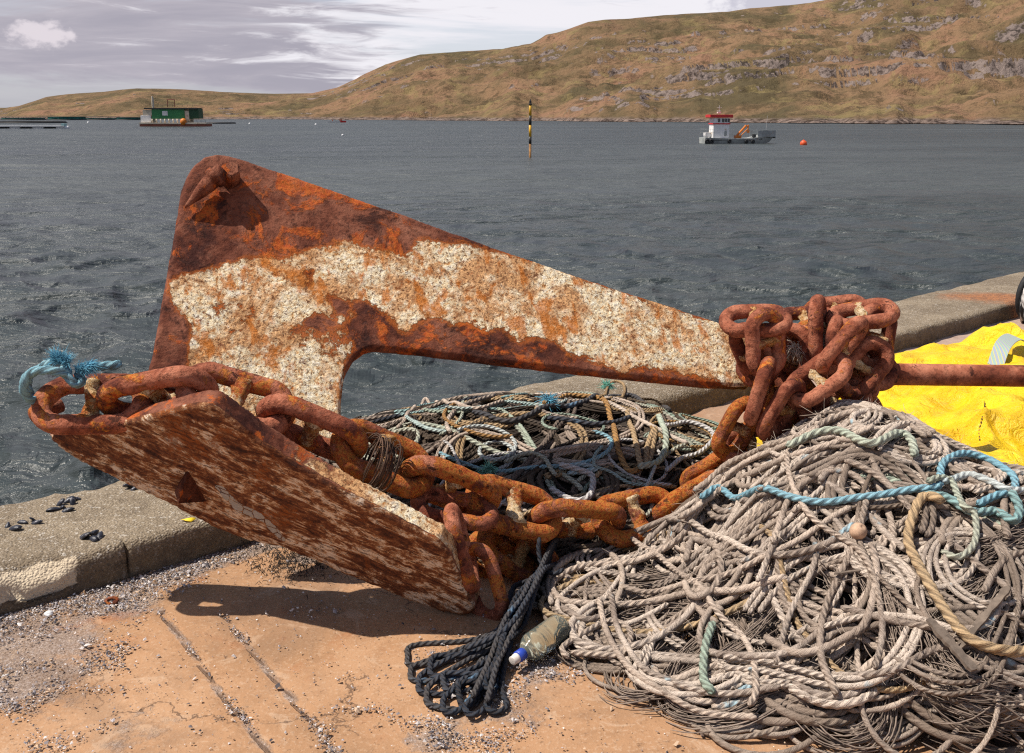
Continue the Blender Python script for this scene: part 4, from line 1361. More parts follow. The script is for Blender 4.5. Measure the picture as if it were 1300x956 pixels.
def offset_course(P, o):
    T = np.gradient(P, axis=0); T /= np.maximum(np.linalg.norm(T, axis=1, keepdims=True), 1e-9)
    N = np.stack([-T[:, 1], T[:, 0]], 1)
    w = 0.012 * fbm(np.arange(len(P)) * 0.03 + rng.uniform(0, 99), np.zeros(len(P)), 3)
    return P + N * (o + w)[:, None]


def strand(name, heap, xy, r, mat, parent, lobes=3, sides=12, wob=0.06, **kw):
    P = heap.lay(xy, r, **kw)
    return obj(name, rope_mesh(name, [P], r, lobes, None, sides, 0.17, wob), mat, parent)


# ---- the pale heap on the right
HC = np.array([1.15, 2.80])
_cr = np.array([at(700, 735, 2.90), at(840, 690, 3.02), at(890, 655, 3.08), at(960, 563, 3.14), at(1020, 533, 3.18), at(1080, 511, 3.18), at(1120, 518, 3.15), at(1180, 545, 3.05), at(1240, 568, 2.95), at(1300, 586, 2.88), at(1400, 615, 2.80), at(1600, 680, 2.70)])
_fx = np.array([-0.1, 0.10, 0.16, 0.24, 0.37, 0.52, 0.75, 1.2, 2.5]); _fy = np.array([2.88, 2.84, 2.60, 2.46, 2.34, 2.24, 2.16, 2.08, 2.0])


def hp_rho(x, y):
    x = np.asarray(x, float); y = np.asarray(y, float)
    yc = np.interp(x, _cr[:, 0], _cr[:, 1])
    yf = np.interp(x, _fx, _fy); yb = yc + np.interp(x, [0.1, 0.5, 0.8, 1.0, 2.6], [0.03, 0.03, 0.15, 0.42, 0.55])
    t = np.where(y < yc, (yc - y) / np.maximum(yc - yf, 0.05), (y - yc) / np.maximum(yb - yc, 0.05))
    sx = np.where(x < 0.5, np.clip((0.5 - x) / 0.42, 0, 3), np.clip((x - 1.6) / 0.9, 0, 3))
    return np.sqrt(t * t + sx ** 3)


def hp_base(X, Y):
    r = hp_rho(X, Y)
    zc = np.maximum(np.interp(X, _cr[:, 0], _cr[:, 2]) - np.interp(X, [0.1, 0.45, 0.7, 1.0, 1.5], [0.11, 0.15, 0.13, 0.085, 0.10]), 0.0)
    core = zc * np.clip(1 - r ** 1.7, 0, 1)
    return np.maximum(0.0, core + 0.06 * fbm(X * 5, Y * 5, 4, 200) * np.clip(1 - r, 0, 1) * 1.5)


pale = Heap(-0.35, 3.4, 1.55, 4.1, hp_base)
ph = empty("pale_rope_heap", (HC[0], HC[1], 0), "big heap of weathered grey beige ropes and frayed twine in the lower right", "rope heap")
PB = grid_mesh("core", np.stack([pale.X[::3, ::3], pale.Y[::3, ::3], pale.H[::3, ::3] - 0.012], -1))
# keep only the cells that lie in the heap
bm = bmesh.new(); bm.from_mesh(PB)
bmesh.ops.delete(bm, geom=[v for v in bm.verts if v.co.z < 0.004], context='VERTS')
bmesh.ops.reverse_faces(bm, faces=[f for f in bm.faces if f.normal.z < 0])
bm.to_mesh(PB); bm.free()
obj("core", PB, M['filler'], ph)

_in = lambda p: hp_rho(p[0], p[1]) / 0.93
_pull = lambda p: HC + rng.normal(0, 0.15, 2)


def net_bundle(heap, xy, width, n, r, mat_list, sink=0.7, stiff=7):
    """many thin frayed twines side by side"""
    paths = []
    for k in range(n):
        o = rng.normal(0, width * 0.5)
        Q = offset_course(xy, o)
        ii_ = np.arange(len(Q)) * 0.05
        Q = offset_course(Q, width * 0.9 * fbm(ii_ + k * 3.7, np.full(len(Q), k * 1.3), 2))
        Q = Q + 0.012 * np.stack([fbm(np.arange(len(Q)) * .09 + k * 9, np.full(len(Q), k), 3), fbm(np.arange(len(Q)) * .09 + k * 5, np.full(len(Q), k + 50), 3)], 1)
        i0 = rng.integers(0, max(1, len(Q) // 3)); i1 = len(Q) - rng.integers(0, max(1, len(Q) // 3))
        P = heap.lay(Q[i0:i1], r * 2.0, sink, stiff, stamp=(k % 4 == 0))
        P[:, 2] += rng.uniform(-.004, .006) + 0.006 * fbm(np.arange(len(P)) * .06 + k * 7, np.full(len(P), k * 2.1), 3)
        paths.append(P[::2])
    return paths


# under layer: strands mostly buried by what lies on them, and frayed twine
def pick_start(x0, x1, y0, y1, lim=0.96):
    while True:
        p = np.array([rng.uniform(x0, x1), rng.uniform(y0, y1)])
        if hp_rho(p[0], p[1]) < lim: return p


def many_tubes(name, paths, r, mat, parent, sides=4, kind=None):
    vs = []; fs = []; us = []
    for P in paths:
        v, f = tube_arrays(P, r * rng.uniform(.7, 1.25), sides)
        o = len(vs); vs += v; fs += [tuple(i + o for i in x) for x in f]
        s = np.arange(len(P)) * 0.02 + rng.uniform(0, 60)
        an = rng.uniform(0, 6.28)
        us += np.stack([np.repeat(s * 14, sides), np.full(len(P) * sides, 4.5 * math.cos(an)), np.full(len(P) * sides, 4.5 * math.sin(an))], 1).tolist()
    me = mesh_py(name, vs, fs)
    a = me.attributes.new("fib", 'FLOAT_VECTOR', 'POINT'); a.data.foreach_set("vector", np.array(us, np.float32).reshape(-1))
    o = obj(name, me, mat, parent)
    if kind: o["kind"] = kind
    return o


RAD = [0.0068, 0.0080, 0.0092, 0.0104, 0.0060]
under = []
for k in range(130):
    base = wander(_in, pick_start(0.15, 2.3, 2.0, 3.6), rng.uniform(0.9, 2.0), 0.011, 9.0, pull=_pull, bias=rng.choice([-2.5, 2.5]))
    r = float(rng.choice(RAD))
    for q in range(rng.choice([1, 2, 3])):
        under.append((pale.lay(offset_course(base, q * r * 2.15), r), r))
vsr = {}
for P, r in under: vsr.setdefault(r, []).append(P)
_um = None
for r, pp in vsr.items():
    m_ = rope_mesh("buried_strand", pp, r, 3, None, 10, 0.09, 0.08)
    o = obj("buried_strand", m_, M['rope_under'], ph); o["kind"] = "stuff"
allp = []
for k in range(60):
    xy = wander(_in, pick_start(0.25, 2.3, 2.0, 3.6), rng.uniform(0.35, 0.8), 0.011, 8, pull=_pull)
    allp += net_bundle(pale, xy, 0.03, 26, 0.002, None)
many_tubes("frayed_twine", allp, 0.002, M['rope_net'], ph, kind="stuff")

# main strands; most pieces run two or three abreast as they came off the hauler
n_str = 0
tries = 0
while n_str < 82 and tries < 600:
    tries += 1
    left = rng.uniform() < 0.66
    p = pick_start(0.12, 1.05, 2.1, 3.3) if left else pick_start(0.95, 2.2, 2.0, 3.6)
    r = float(rng.choice(RAD))
    L = rng.uniform(1.0, 2.6)
    base = wander(_in, p, L, 0.011, 8.0, pull=_pull, bias=rng.choice([-2.5, 2.5]))
    m = rng.choice([1, 1, 2, 2, 3])
    rm_ = rng.uniform()
    mat = M['rope_grey'] if rm_ < 0.86 else (M['rope_green'] if rm_ < 0.885 else M['rope_tan'])
    if not left and rng.uniform() < 0.35: mat = M['rope_under']
    for q in range(m):
        if n_str >= 82: break
        Q = offset_course(base, (q - (m - 1) / 2) * r * 2.15)
        a, b = rng.integers(0, 20), rng.integers(1, 20)
        strand("strand", pale, Q[a:-b], r, mat, ph, wob=0.06, sides=14)
        n_str += 1

# frayed net lying in dark folds on the right side
paths = []
for pts in [[(1110, 700), (1130, 760), (1150, 830), (1140, 900)], [(1150, 720), (1165, 780), (1195, 840), (1230, 900)], [(1180, 780), (1240, 770), (1290, 740), (1330, 720)], [(1210, 860), (1260, 800), (1300, 720)],
            [(1230, 720), (1280, 700), (1340, 690)], [(1180, 880), (1230, 900), (1300, 905)], [(1160, 560), (1120, 590), (1080, 610)]]:
    paths += net_bundle(pale, pale.course(pts), 0.045, 80, 0.0016, None, 1.2)
many_tubes("net_fold", paths, 0.0016, M['rope_net'], ph, kind="stuff")

over = {}
for k in range(70):
    p = pick_start(0.15, 1.2, 2.1, 3.3) if rng.uniform() < .5 else pick_start(0.9, 2.2, 2.0, 3.6)
    base = wander(_in, p, rng.uniform(0.5, 1.5), 0.011, 10.0, pull=_pull, bias=rng.choice([-3, 3]))
    r = float(rng.choice(RAD)); dark_ = p[0] > 1.05 and rng.uniform() < .75
    for q in range(rng.choice([1, 1, 2, 3])):
        over.setdefault((r, dark_), []).append(pale.lay(offset_course(base, q * r * 2.15), r))
for (r, dark_), pp in over.items():
    o = obj("loose_strand", rope_mesh("loose_strand", pp, r, 3, None, 11, 0.09, 0.07), M['rope_under'] if dark_ else M['rope_grey'], ph); o["kind"] = "stuff"

# the loops that spill over the front of the heap, traced as they lie
_front = [[(890, 655), (860, 690), (800, 715), (740, 725), (702, 745), (715, 765), (770, 775), (850, 770), (930, 760), (1000, 735)],
          [(700, 775), (698, 735), (735, 705), (770, 702), (790, 730), (780, 770), (745, 790), (712, 778)],
          [(880, 640), (935, 590), (1000, 560), (1060, 535), (1090, 520)], [(870, 668), (930, 610), (1000, 575), (1070, 548)], [(860, 675), (925, 622), (985, 590), (1050, 565), (1110, 550)],
          [(845, 665), (890, 690), (960, 705), (1040, 700), (1100, 660)],
          [(722, 850), (714, 825), (740, 805), (775, 790), (800, 805), (790, 832), (750, 838), (725, 838)],
          [(760, 760), (770, 810), (800, 850), (840, 880), (890, 910), (960, 925)], [(775, 755), (785, 805), (815, 848), (860, 875), (920, 890), (990, 885)],
          [(800, 700), (850, 730), (905, 770), (945, 815), (960, 870), (950, 920)], [(980, 700), (1000, 640), (1030, 600), (1075, 590), (1100, 620), (1085, 690), (1050, 770), (1040, 850), (1060, 910)],
          [(960, 760), (985, 690), (1010, 670), (1035, 690), (1030, 740), (1000, 790), (985, 850)], [(1106, 690), (1112, 740), (1098, 800), (1070, 832), (1010, 840), (970, 820)],
          [(1040, 540), (1000, 580), (1020, 650), (1090, 700), (1120, 780), (1110, 860)], [(790, 745), (850, 750), (920, 742), (980, 720), (1030, 690), (1080, 650)],
          [(870, 720), (880, 690), (905, 690), (915, 725), (905, 760), (880, 765), (868, 740)]]
for pts in _front:
    r = float(rng.choice([0.0085, 0.0095, 0.0102]))
    try:
        strand("strand", pale, pale.course(pts), r, M['rope_grey'], ph, wob=0.08, sides=14)
    except Exception as e:
        print("front strand", e)

# loose single fibres standing off the ropes
vs = []; fs = []
for i in range(9000):
    x, y = rng.uniform(0.1, 2.6), rng.uniform(2.0, 3.7)
    if hp_rho(x, y) > 0.98: continue
    c = np.array([x, y, pale.h(x, y) - 0.004]); d = nrm(np.array([rng.normal(), rng.normal(), rng.uniform(-0.1, 0.4)])); l = rng.uniform(0.012, 0.045); w = rng.normal(0, 0.5, 3)
    P = np.array([c + d * l * t + w * l * t * t * 0.8 for t in np.linspace(0, 1, 5)])
    v, f = tube_arrays(P, 0.0007, 3); o = len(vs); vs += v; fs += [tuple(k + o for k in q) for q in f]
o = obj("loose_fibre", mesh_py("loose_fibre", vs, fs), plain("pale_fibre", (0.50, 0.41, 0.33), 0.9, 0.4, 20), ph); o["kind"] = "stuff"


def top_rope(name, label, cat, heap, pts, r, mat, lobes=3, sides=14, group=None, lift=None):
    P = heap.lay(heap.course(pts), r, 0.95, 7, lift=lift)
    o = obj(name, rope_mesh(name, [P], r, lobes, None, sides, 0.16, 0.03), mat)
    tag(o, label, cat, group)
    return origin_to(o, P[0])


top_rope("blue_rope", "faded blue rope curling in a loop over the top of the pale rope heap", "rope", pale,
         [(888, 662), (897, 645), (915, 634), (950, 631), (985, 637), (1030, 643), (1090, 639), (1150, 627), (1190, 620), (1194, 604), (1206, 588), (1228, 580), (1252, 585), (1275, 597), (1287, 615), (1284, 634), (1262, 643), (1240, 648)], 0.0105, M['rope_blue'])
top_rope("blue_rope", "second blue rope lying straight across inside the blue loop on the heap", "rope", pale,
         [(1194, 618), (1225, 613), (1255, 614), (1282, 622), (1310, 634)], 0.0105, M['rope_blue'])
top_rope("pale_blue_rope", "blue white rope sagging in a wide bow below the blue loop", "rope", pale,
         [(1282, 634), (1293, 655), (1285, 672), (1260, 674), (1230, 662), (1200, 648), (1170, 637)], 0.0115, M['rope_teal'])
top_rope("green_rope", "pale green rope running crosswise just under the heap's crest", "rope", pale,
         [(998, 575), (1030, 556), (1065, 553), (1105, 566), (1140, 552), (1155, 575), (1160, 595)], 0.012, M['rope_green'])
top_rope("green_rope", "thin greenish rope looping down under the blue ropes at the heap's right side", "rope", pale,
         [(1176, 618), (1205, 625), (1222, 645), (1235, 670), (1237, 695), (1215, 715), (1195, 705)], 0.009, M['rope_green'])
top_rope("tan_rope", "straw coloured rope bent in a long hook across the dark net folds", "rope", pale,
         [(1196, 663), (1168, 665), (1152, 690), (1163, 725), (1190, 770), (1218, 815), (1245, 835), (1285, 838), (1320, 828)], 0.013, M['rope_tan'])
top_rope("green_rope", "short pale green rope end at the foot of the heap near the front", "rope", pale,
         [(905, 800), (895, 830), (893, 870), (905, 900)], 0.011, M['rope_green'])
_f = pale.pick(1089, 682)
mb = MB(); mb.lathe([(0.001, -0.024), (0.012, -0.022), (0.021, -0.012), (0.024, 0.0), (0.021, 0.012), (0.012, 0.022), (0.005, 0.0235), (0.004, 0.022)], (0, 0, 0), 20)
fl = obj("net_float", mb.mesh("net_float"), plain("weathered_cork", (0.50, 0.33, 0.22), 0.8, 0.3, 40)); fl.location = tuple(_f + np.array([0, 0, 0.018])); fl.rotation_euler = (0.6, 0.3, 0)
tag(fl, "small round tan net float on the pale rope heap", "float")
for (p0, p1, w_, lab) in [((1216, 832), (1278, 762), 0.018, "flat grey weathered wooden batten poking up from the dark net folds"), ((1178, 795), (1235, 868), 0.026, "broken grey stick lying lowest in the front of the heap"), ((1058, 737), (1092, 739), 0.009, "short thin dark stick between the pale loops")]:
    a, b = pale.pick(*p0), pale.pick(*p1); a = a + [0, 0, .02]; b = b + [0, 0, .035]
    n = 14
    vs = []
    T = nrm(b - a); Sx = nrm(np.cross(T, [0, 0, 1])); Ux = np.cross(Sx, T)
    mb = MB()
    PP = []
    for i in range(n):
        t = i / (n - 1); c = a + (b - a) * t; k = w_ / 2 * (1 + 0.12 * rng.normal()) * (0.75 if i in (0, n - 1) else 1)
        PP.append([c - Sx * k - Ux * k * .35, c + Sx * k - Ux * k * .35, c + Sx * k + Ux * k * .35, c - Sx * k + Ux * k * .35])
    vs = [p for r_ in PP for p in r_]
    fs = [(i * 4 + k, i * 4 + (k + 1) % 4, i * 4 + 4 + (k + 1) % 4, i * 4 + 4 + k) for i in range(n - 1) for k in range(4)] + [(3, 2, 1, 0), tuple((n - 1) * 4 + k for k in range(4))]
    mb.add(vs, fs)
    g = None
    tag(origin_to(obj("wooden_stick", mb.mesh("wooden_stick"), M.setdefault('drift', plain("grey_driftwood", (0.17, 0.13, 0.10), 0.9, 0.4, 30)), smooth=False), a), lab, "stick")

# ---- the dark mixed heap behind the anchor
DC = np.array([0.20, 4.02])


def dk_rho(x, y):
    dx = (x - DC[0]) / np.where(x < DC[0], 1.15, 1.05); dy = (y - DC[1]) / np.where(y < DC[1], 0.82, 0.66)
    return np.sqrt(dx * dx + dy * dy) * (1 + 0.06 * np.sin(5 * np.arctan2(dy, dx)))


def kerb_h(X, Y):
    d = (X - K0[0]) * kin[0] + (Y - K0[1]) * kin[1]
    return np.where((d < 0.0) & (d > -KW), KH, np.where(d <= -KW, -0.3, 0.0))


def dk_base(X, Y):
    r = dk_rho(X, Y)
    return np.maximum(kerb_h(X, Y), 0.27 * np.clip(1 - r * r, 0, 1) ** 0.9 + 0.05 * fbm(X * 4, Y * 4, 4, 300) * np.clip(1 - r, 0, 1) * 2)


dark = Heap(-1.4, 1.7, 2.9, 5.2, dk_base)
dh = empty("dark_rope_heap", (DC[0], DC[1], 0), "tangled heap of thin dark and mixed cords slumped over the kerb behind the anchor", "rope heap")
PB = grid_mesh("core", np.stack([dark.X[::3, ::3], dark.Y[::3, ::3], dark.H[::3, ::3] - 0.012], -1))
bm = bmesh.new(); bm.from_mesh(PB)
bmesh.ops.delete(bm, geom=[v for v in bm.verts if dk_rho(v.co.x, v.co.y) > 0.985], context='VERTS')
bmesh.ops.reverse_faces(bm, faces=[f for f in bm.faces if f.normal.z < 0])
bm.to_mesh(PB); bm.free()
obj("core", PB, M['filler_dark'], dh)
_in2 = lambda p: dk_rho(p[0], p[1]) / 0.95
_pull2 = lambda p: DC + rng.normal(0, 0.12, 2)
dkb = {}
for k in range(75):
    while True:
        p = np.array([rng.uniform(-0.85, 1.2), rng.uniform(3.25, 4.6)])
        if dk_rho(p[0], p[1]) < 0.93: break
    base = wander(_in2, p, rng.uniform(0.8, 1.8), 0.011, 9, pull=_pull2, bias=rng.choice([-3, 3]))
    r = float(rng.choice([0.0055, 0.007, 0.0085])); mt = ['rope_dark', 'rope_net', 'rope_under', 'rope_dark', 'rope_tan'][int(rng.integers(0, 5))]
    for q in range(rng.choice([1, 2, 3])): dkb.setdefault((r, mt), []).append(dark.lay(offset_course(base, q * r * 2.2), r))
for (r, mt), pp in dkb.items():
    o = obj("buried_strand", rope_mesh("buried_strand", pp, r, 3, None, 9, 0.09, 0.06), M[mt], dh); o["kind"] = "stuff"
paths = []
for k in range(34):
    while True:
        p = np.array([rng.uniform(-0.8, 1.2), rng.uniform(3.3, 4.6)])
        if dk_rho(p[0], p[1]) < 0.93: break
    paths += net_bundle(dark, wander(_in2, p, rng.uniform(.5, 1.1), 0.011, 7, pull=_pull2), 0.035, 13, 0.0032, None)
many_tubes("frayed_twine", paths, 0.0032, M['rope_dark'], dh, kind="stuff")
n_dk = 0
while n_dk < 84:
    p = np.array([rng.uniform(-0.85, 1.2), rng.uniform(3.25, 4.6)])
    if dk_rho(p[0], p[1]) > 0.95: continue
    r = rng.choice([0.0055, 0.0068, 0.008, 0.0095])
    base = wander(_in2, p, rng.uniform(0.8, 2.0), 0.011, 9, pull=_pull2, bias=rng.choice([-3, 3]))
    k = rng.uniform()
    mat = M['rope_dark'] if k < 0.32 else M['rope_net'] if k < 0.46 else M['rope_green'] if k < 0.56 else M['rope_teal'] if k < 0.63 else M['rope_grey'] if k < 0.82 else M['rope_tan'] if k < 0.95 else M['rope_navy']
    for q in range(rng.choice([1, 1, 2, 3])):
        if n_dk >= 84: break
        strand("strand", dark, offset_course(base, q * r * 2.2)[rng.integers(0, 9):], r, mat, dh, sides=10)
        n_dk += 1
for k in range(16):
    p = at(rng.uniform(560, 880), rng.uniform(560, 625), 3.75)[:2] if k % 2 else np.array([rng.uniform(-.5, 1.0), rng.uniform(3.4, 4.2)])
    if dk_rho(p[0], p[1]) > 0.92: continue
    base = wander(_in2, p, rng.uniform(0.5, 1.0), 0.011, 15, pull=_pull2, bias=rng.choice([-6, 6]))
    mt = ['rope_tan', 'rope_grey', 'rope_teal', 'rope_green', 'rope_white', 'rope_orange', 'rope_grey', 'rope_blue'][k % 8]
    strand("strand", dark, base, float(rng.choice([.006, .0075, .009])), M[mt], dh, sides=12)
for (lab, nm, mt, r, pts) in [
    ("rust orange rope arching down the middle of the dark heap", "orange_rope", 'rope_orange', .011, [(690, 515), (720, 503), (755, 505), (772, 530), (782, 560), (785, 585), (800, 600), (815, 600)]),
    ("tan rope hanging in a narrow double bend beside the orange rope", "tan_rope", 'rope_tan', .0105, [(796, 530), (806, 560), (812, 590), (818, 600), (822, 570), (832, 545), (828, 575), (822, 600)]),
    ("thick pale green rope curving down the dark heap near its right side", "green_rope", 'rope_green', .012, [(836, 530), (845, 555), (843, 580), (828, 600), (810, 606)]),
    ("grey white rope making a wide loop at the right end of the dark heap", "grey_rope", 'rope_white', .0095, [(845, 540), (870, 538), (897, 545), (906, 562), (890, 580), (865, 592), (845, 602)]),
    ("pale cord looping over the left end of the dark heap", "grey_rope", 'rope_grey', .0085, [(505, 545), (518, 525), (540, 508), (565, 510), (600, 520), (640, 512)]),
    ("white and teal cord trailing along the top of the dark heap", "white_rope", 'rope_teal', .0065, [(565, 518), (600, 522), (640, 512), (690, 516), (720, 508)]),
    ("thin white cord drooping in the gap behind the chain", "white_rope", 'rope_white', .0055, [(563, 560), (573, 575), (582, 590), (584, 604)]),
    ("teal cord doubled on the left part of the dark heap", "teal_rope", 'rope_teal', .0075, [(515, 530), (530, 540), (550, 548), (568, 556), (545, 545), (525, 535)]),
    ("dark blue rope lying level across the dark heap", "dark_blue_rope", 'rope_navy', .0105, [(695, 538), (730, 536), (765, 540), (800, 535)]),
    ("dark blue rope along the back of the dark heap", "dark_blue_rope", 'rope_navy', .0105, [(600, 532), (640, 538), (670, 530), (700, 520), (745, 508), (800, 505), (850, 525)]),
    ("light blue rope tucked in the middle of the dark heap", "blue_rope", 'rope_blue', .009, [(710, 608), (735, 598), (760, 596), (752, 606), (720, 612)]),
    ("cream rope bent in a loop low on the front of the dark heap", "cream_rope", 'rope_white', .011, [(710, 592), (735, 598), (752, 615), (748, 635), (730, 640), (705, 630), (700, 622)]),
    ("green grey rope in a double curve above the chain", "green_rope", 'rope_green', .008, [(640, 590), (665, 580), (690, 585), (700, 605), (706, 620)]),
    ("thin pale blue cord making a big drooping loop", "pale_blue_rope", 'rope_teal', .006, [(765, 570), (755, 580), (756, 598), (775, 612), (800, 618), (830, 616)]),
    ("thin blue cord looping down beside the green rope", "blue_rope", 'rope_blue', .0065, [(832, 600), (822, 615), (818, 632), (826, 640)]),
    ("pale loop standing over the crest of the dark heap", "straw_rope", 'rope_tan', .007, [(762, 505), (772, 492), (790, 488), (792, 500), (775, 508)]),
]:
    top_rope(nm, lab, "rope", dark, pts, r, M[mt], sides=12)
for (px, py, mt, lab, sd) in [(770, 490, 'fray_green', "bright green frayed rope end on the crest of the dark heap", 5), (697, 510, 'fray_blue', "bright blue frayed twine tuft on top of the dark heap", 6), (620, 597, 'fray_green', "small pale green fuzzy tuft behind the chain", 8)]:
    c = dark.pick(px, py)
    tag(origin_to(tuft("frayed_tuft", [c], 120, 0.06, 0.0018, M[mt], 0.8, (0, -.2, .5), seed=sd), c), lab, "twine tuft")

# ---- dark blue rope bundle fanned out under the bottle
def gbase(X, Y): return np.maximum(0.0, np.where(hp_rho(X, Y) < 1.0, hp_base(X, Y), 0.0))
flat = Heap(-0.7, 0.9, 1.7, 3.7, gbase)
fan = empty("dark_blue_rope_bundle", tuple(on_z(600, 840)), "bundle of dark blue black rope fanned into loops on the sand beside the bottle", "rope bundle")
rows_ = [(518, 836, 0), (522, 856, 1), (532, 872, 0), (546, 848, 1), (542, 888, 0), (562, 868, 1), (562, 900, 0), (582, 886, 1), (590, 904, 0), (618, 900, 1)]
for k, (ex, ey, _) in enumerate(rows_):
    j = k * 3.2
    mid = [(712 - j * .3, 690), (690 - j * .5 + 6, 728), (668 - j + 10, 765), (640 - j * .2, 798 + k * 4.6)]
    b1 = [(600 - k * 1.0, 816 + k * 7)] if k < 5 else [(625 - k * 1.0, 835 + k * 4)]
    tip = [(ex + 8, ey - 13), (ex, ey), (ex + 7, ey + 12)]
    back = [(590 + k * 3, ey + 2 + k * 2.2)] if k < 5 else [(ex + 25, ey + 2)]
    ret = [(618 + k * 2.2, 822 + k * 5.2), (645 + k * 2, 784 + k * 2), (678 + k * 1.5, 735)]
    pts = mid + b1 + tip + back + ret
    strand("strand", flat, flat.course(pts), 0.0078, M['rope_navy'], fan, wob=0.05)
for pts in [[(700, 680), (672, 740), (640, 790), (618, 850), (600, 900)], [(712, 705), (682, 760), (655, 800), (632, 850), (618, 905)], [(725, 700), (700, 740), (672, 785), (648, 815)], [(740, 700), (728, 745), (712, 772)], [(725, 690), (695, 720), (666, 770), (640, 800), (590, 830)]]:
    strand("strand", flat, flat.course(pts), 0.0078, M['rope_navy'], fan, wob=0.05)
tag(origin_to(obj("dark_rope", rope_mesh("dark_rope", [spline([at(685, 682, 3.0), at(684, 700, 2.98), at(690, 722, 2.95), at(705, 728, 2.93), at(716, 722, 2.95)], .01)], .0075, 3, None, 10), M['rope_navy']), at(685, 682, 3.0)), "single dark blue cord hanging from the chain above the fanned bundle", "rope")

# ---- blue frayed rope tied to the end of the chain
e0 = at(70, 490, 2.80)
def E(px, py, d=2.80): return at(px, py, d)
br_ = empty("frayed_blue_rope", tuple(e0), "frayed light blue rope knotted round the outermost chain link over the water", "rope")
P1 = spline([E(52, 512, 2.86), E(36, 505, 2.80), E(30, 490, 2.77), E(38, 474, 2.77), E(55, 470, 2.76), E(76, 472, 2.77), E(86, 476, 2.80), E(80, 462, 2.84), E(66, 460, 2.84), E(50, 468, 2.84), E(36, 480, 2.86), E(38, 500, 2.88), E(54, 508, 2.9)], 0.008)
P2 = spline([E(82, 470, 2.80), E(88, 480, 2.78), E(95, 488, 2.78), E(104, 484, 2.8), E(100, 474, 2.82), E(112, 466, 2.84), E(130, 465, 2.86), E(155, 462, 2.88)], 0.008)
obj("knot", rope_mesh("knot", [P1, P2], 0.0125, 3, None, 12, 0.16, 0.05), m_rope("faded_blue_hawser", [(0.1, (0.16, 0.36, 0.45)), (0.3, (0.20, 0.42, 0.52)), (0.45, (0.30, 0.46, 0.50)), (0.6, (0.22, 0.42, 0.50))], gk=.4), br_)
tuft("frayed_end", [E(78, 460), E(84, 462), E(72, 458)], 520, 0.040, 0.0010, M['fray_blue'], 0.50, (-.05, 0, 1.0), br_, 0.2, 21)
tuft("frayed_end", [E(98, 468, 2.81), E(104, 468, 2.81), E(112, 464, 2.82)], 380, 0.036, 0.0010, M['fray_blue'], 0.50, (.9, 0, .25), br_, 0.3, 22)

# ---- dark twine wound round the chain
tw = []
c0 = at(478, 590, 2.86); tx = nrm(at(520, 600, 2.88) - at(440, 570, 2.84)); uz = nrm(np.cross(np.cross(tx, [0, 0, 1]), tx)); uy = np.cross(uz, tx)
for k in range(34):
    a0 = rng.uniform(0, 6.28); rr_ = rng.uniform(0.066, 0.088); o = rng.uniform(-.035, .045); sk = rng.normal(0, .02)
    tw.append(np.array([c0 + tx * (o + sk * math.sin(a)) + uz * rr_ * math.cos(a) * 1.05 + uy * rr_ * math.sin(a) for a in np.linspace(a0, a0 + rng.uniform(3.5, 6.6), 34)]))
for k in range(16):
    p = c0 + tx * rng.uniform(-.03, .05) - uz * rng.uniform(.04, .09) - np.array([0, .05, 0])
    tw.append(np.array([p + np.array([rng.normal(0, .01) * t + .01 * math.sin(3 * t + k), 0, -.10 * t * rng.uniform(.5, 1)]) for t in np.linspace(0, 1, 8)]))
o = many_tubes("twine_wrapping", tw, 0.0021, M['twine'], None)
tag(origin_to(o, c0), "dark brown twine wound tightly round the middle of the anchor chain", "twine")

# ------------------------------------------------------------------ yellow sack
bx0, bx1 = 0.98, 3.6
U_, V_ = np.meshgrid(np.linspace(0, 1, 260), np.linspace(0, 1, 170), indexing='ij')
BC = np.array([2.30, 4.50])


def bag_h(X, Y):
    # local axes follow the kerb
    dx = X - BC[0]; dy = Y - BC[1]
    s = dx * kdir[0] + dy * kdir[1]; w = dx * kin[0] + dy * kin[1]
    r = (np.abs(s / 1.75) ** 3 + np.abs(w / 0.72) ** 3) ** (1 / 3)
    fold = 1 - np.abs(fbm(X * 2.0 + 3, Y * 1.8, 3, 400)) * 2.6
    fold2 = 1 - np.abs(fbm(X * 3.4 + 1.6 * Y, Y * 2.4 - X, 3, 410)) * 2.2
    h = 0.42 * np.clip(1 - r ** 3.2, 0, 1) ** 0.42 * (0.80 + 0.22 * fbm(X * 1.1, Y * 1.1, 2, 420))
    return h + (0.080 * fold + 0.045 * fold2 - 0.05) * np.clip((1 - r) * 5, 0, 1), r


a_ = (U_ - .5) * 2 * 1.78; b_ = (V_ - .5) * 2 * 0.75
Xb = BC[0] + a_ * kdir[0] + b_ * kin[0]; Yb = BC[1] + a_ * kdir[1] + b_ * kin[1]
Hb, rb = bag_h(Xb, Yb)
Zb = np.where(rb < 1, np.maximum(Hb, 0.004), -0.02)
me = grid_mesh("sack_body", np.stack([Xb, Yb, Zb], -1)[::-1])
bm = bmesh.new(); bm.from_mesh(me)
bmesh.ops.delete(bm, geom=[v for v in bm.verts if v.co.z < -0.01], context='VERTS')
bm.to_mesh(me); bm.free()
sack = empty("yellow_sack", (BC[0], BC[1], 0), "bright yellow woven bulk sack lying crumpled against the kerb under the pipe", "sack")
obj("sack_body", me, M['bag'], sack)


def bag_pt(px, py):
    r = ray(px, py); t = np.arange(2.5, 8, 0.006); P = EYE + t[:, None] * r
    h, q = bag_h(P[:, 0], P[:, 1]); k = np.argmax(P[:, 2] <= np.where(q < 1, h, 0)); return P[k]


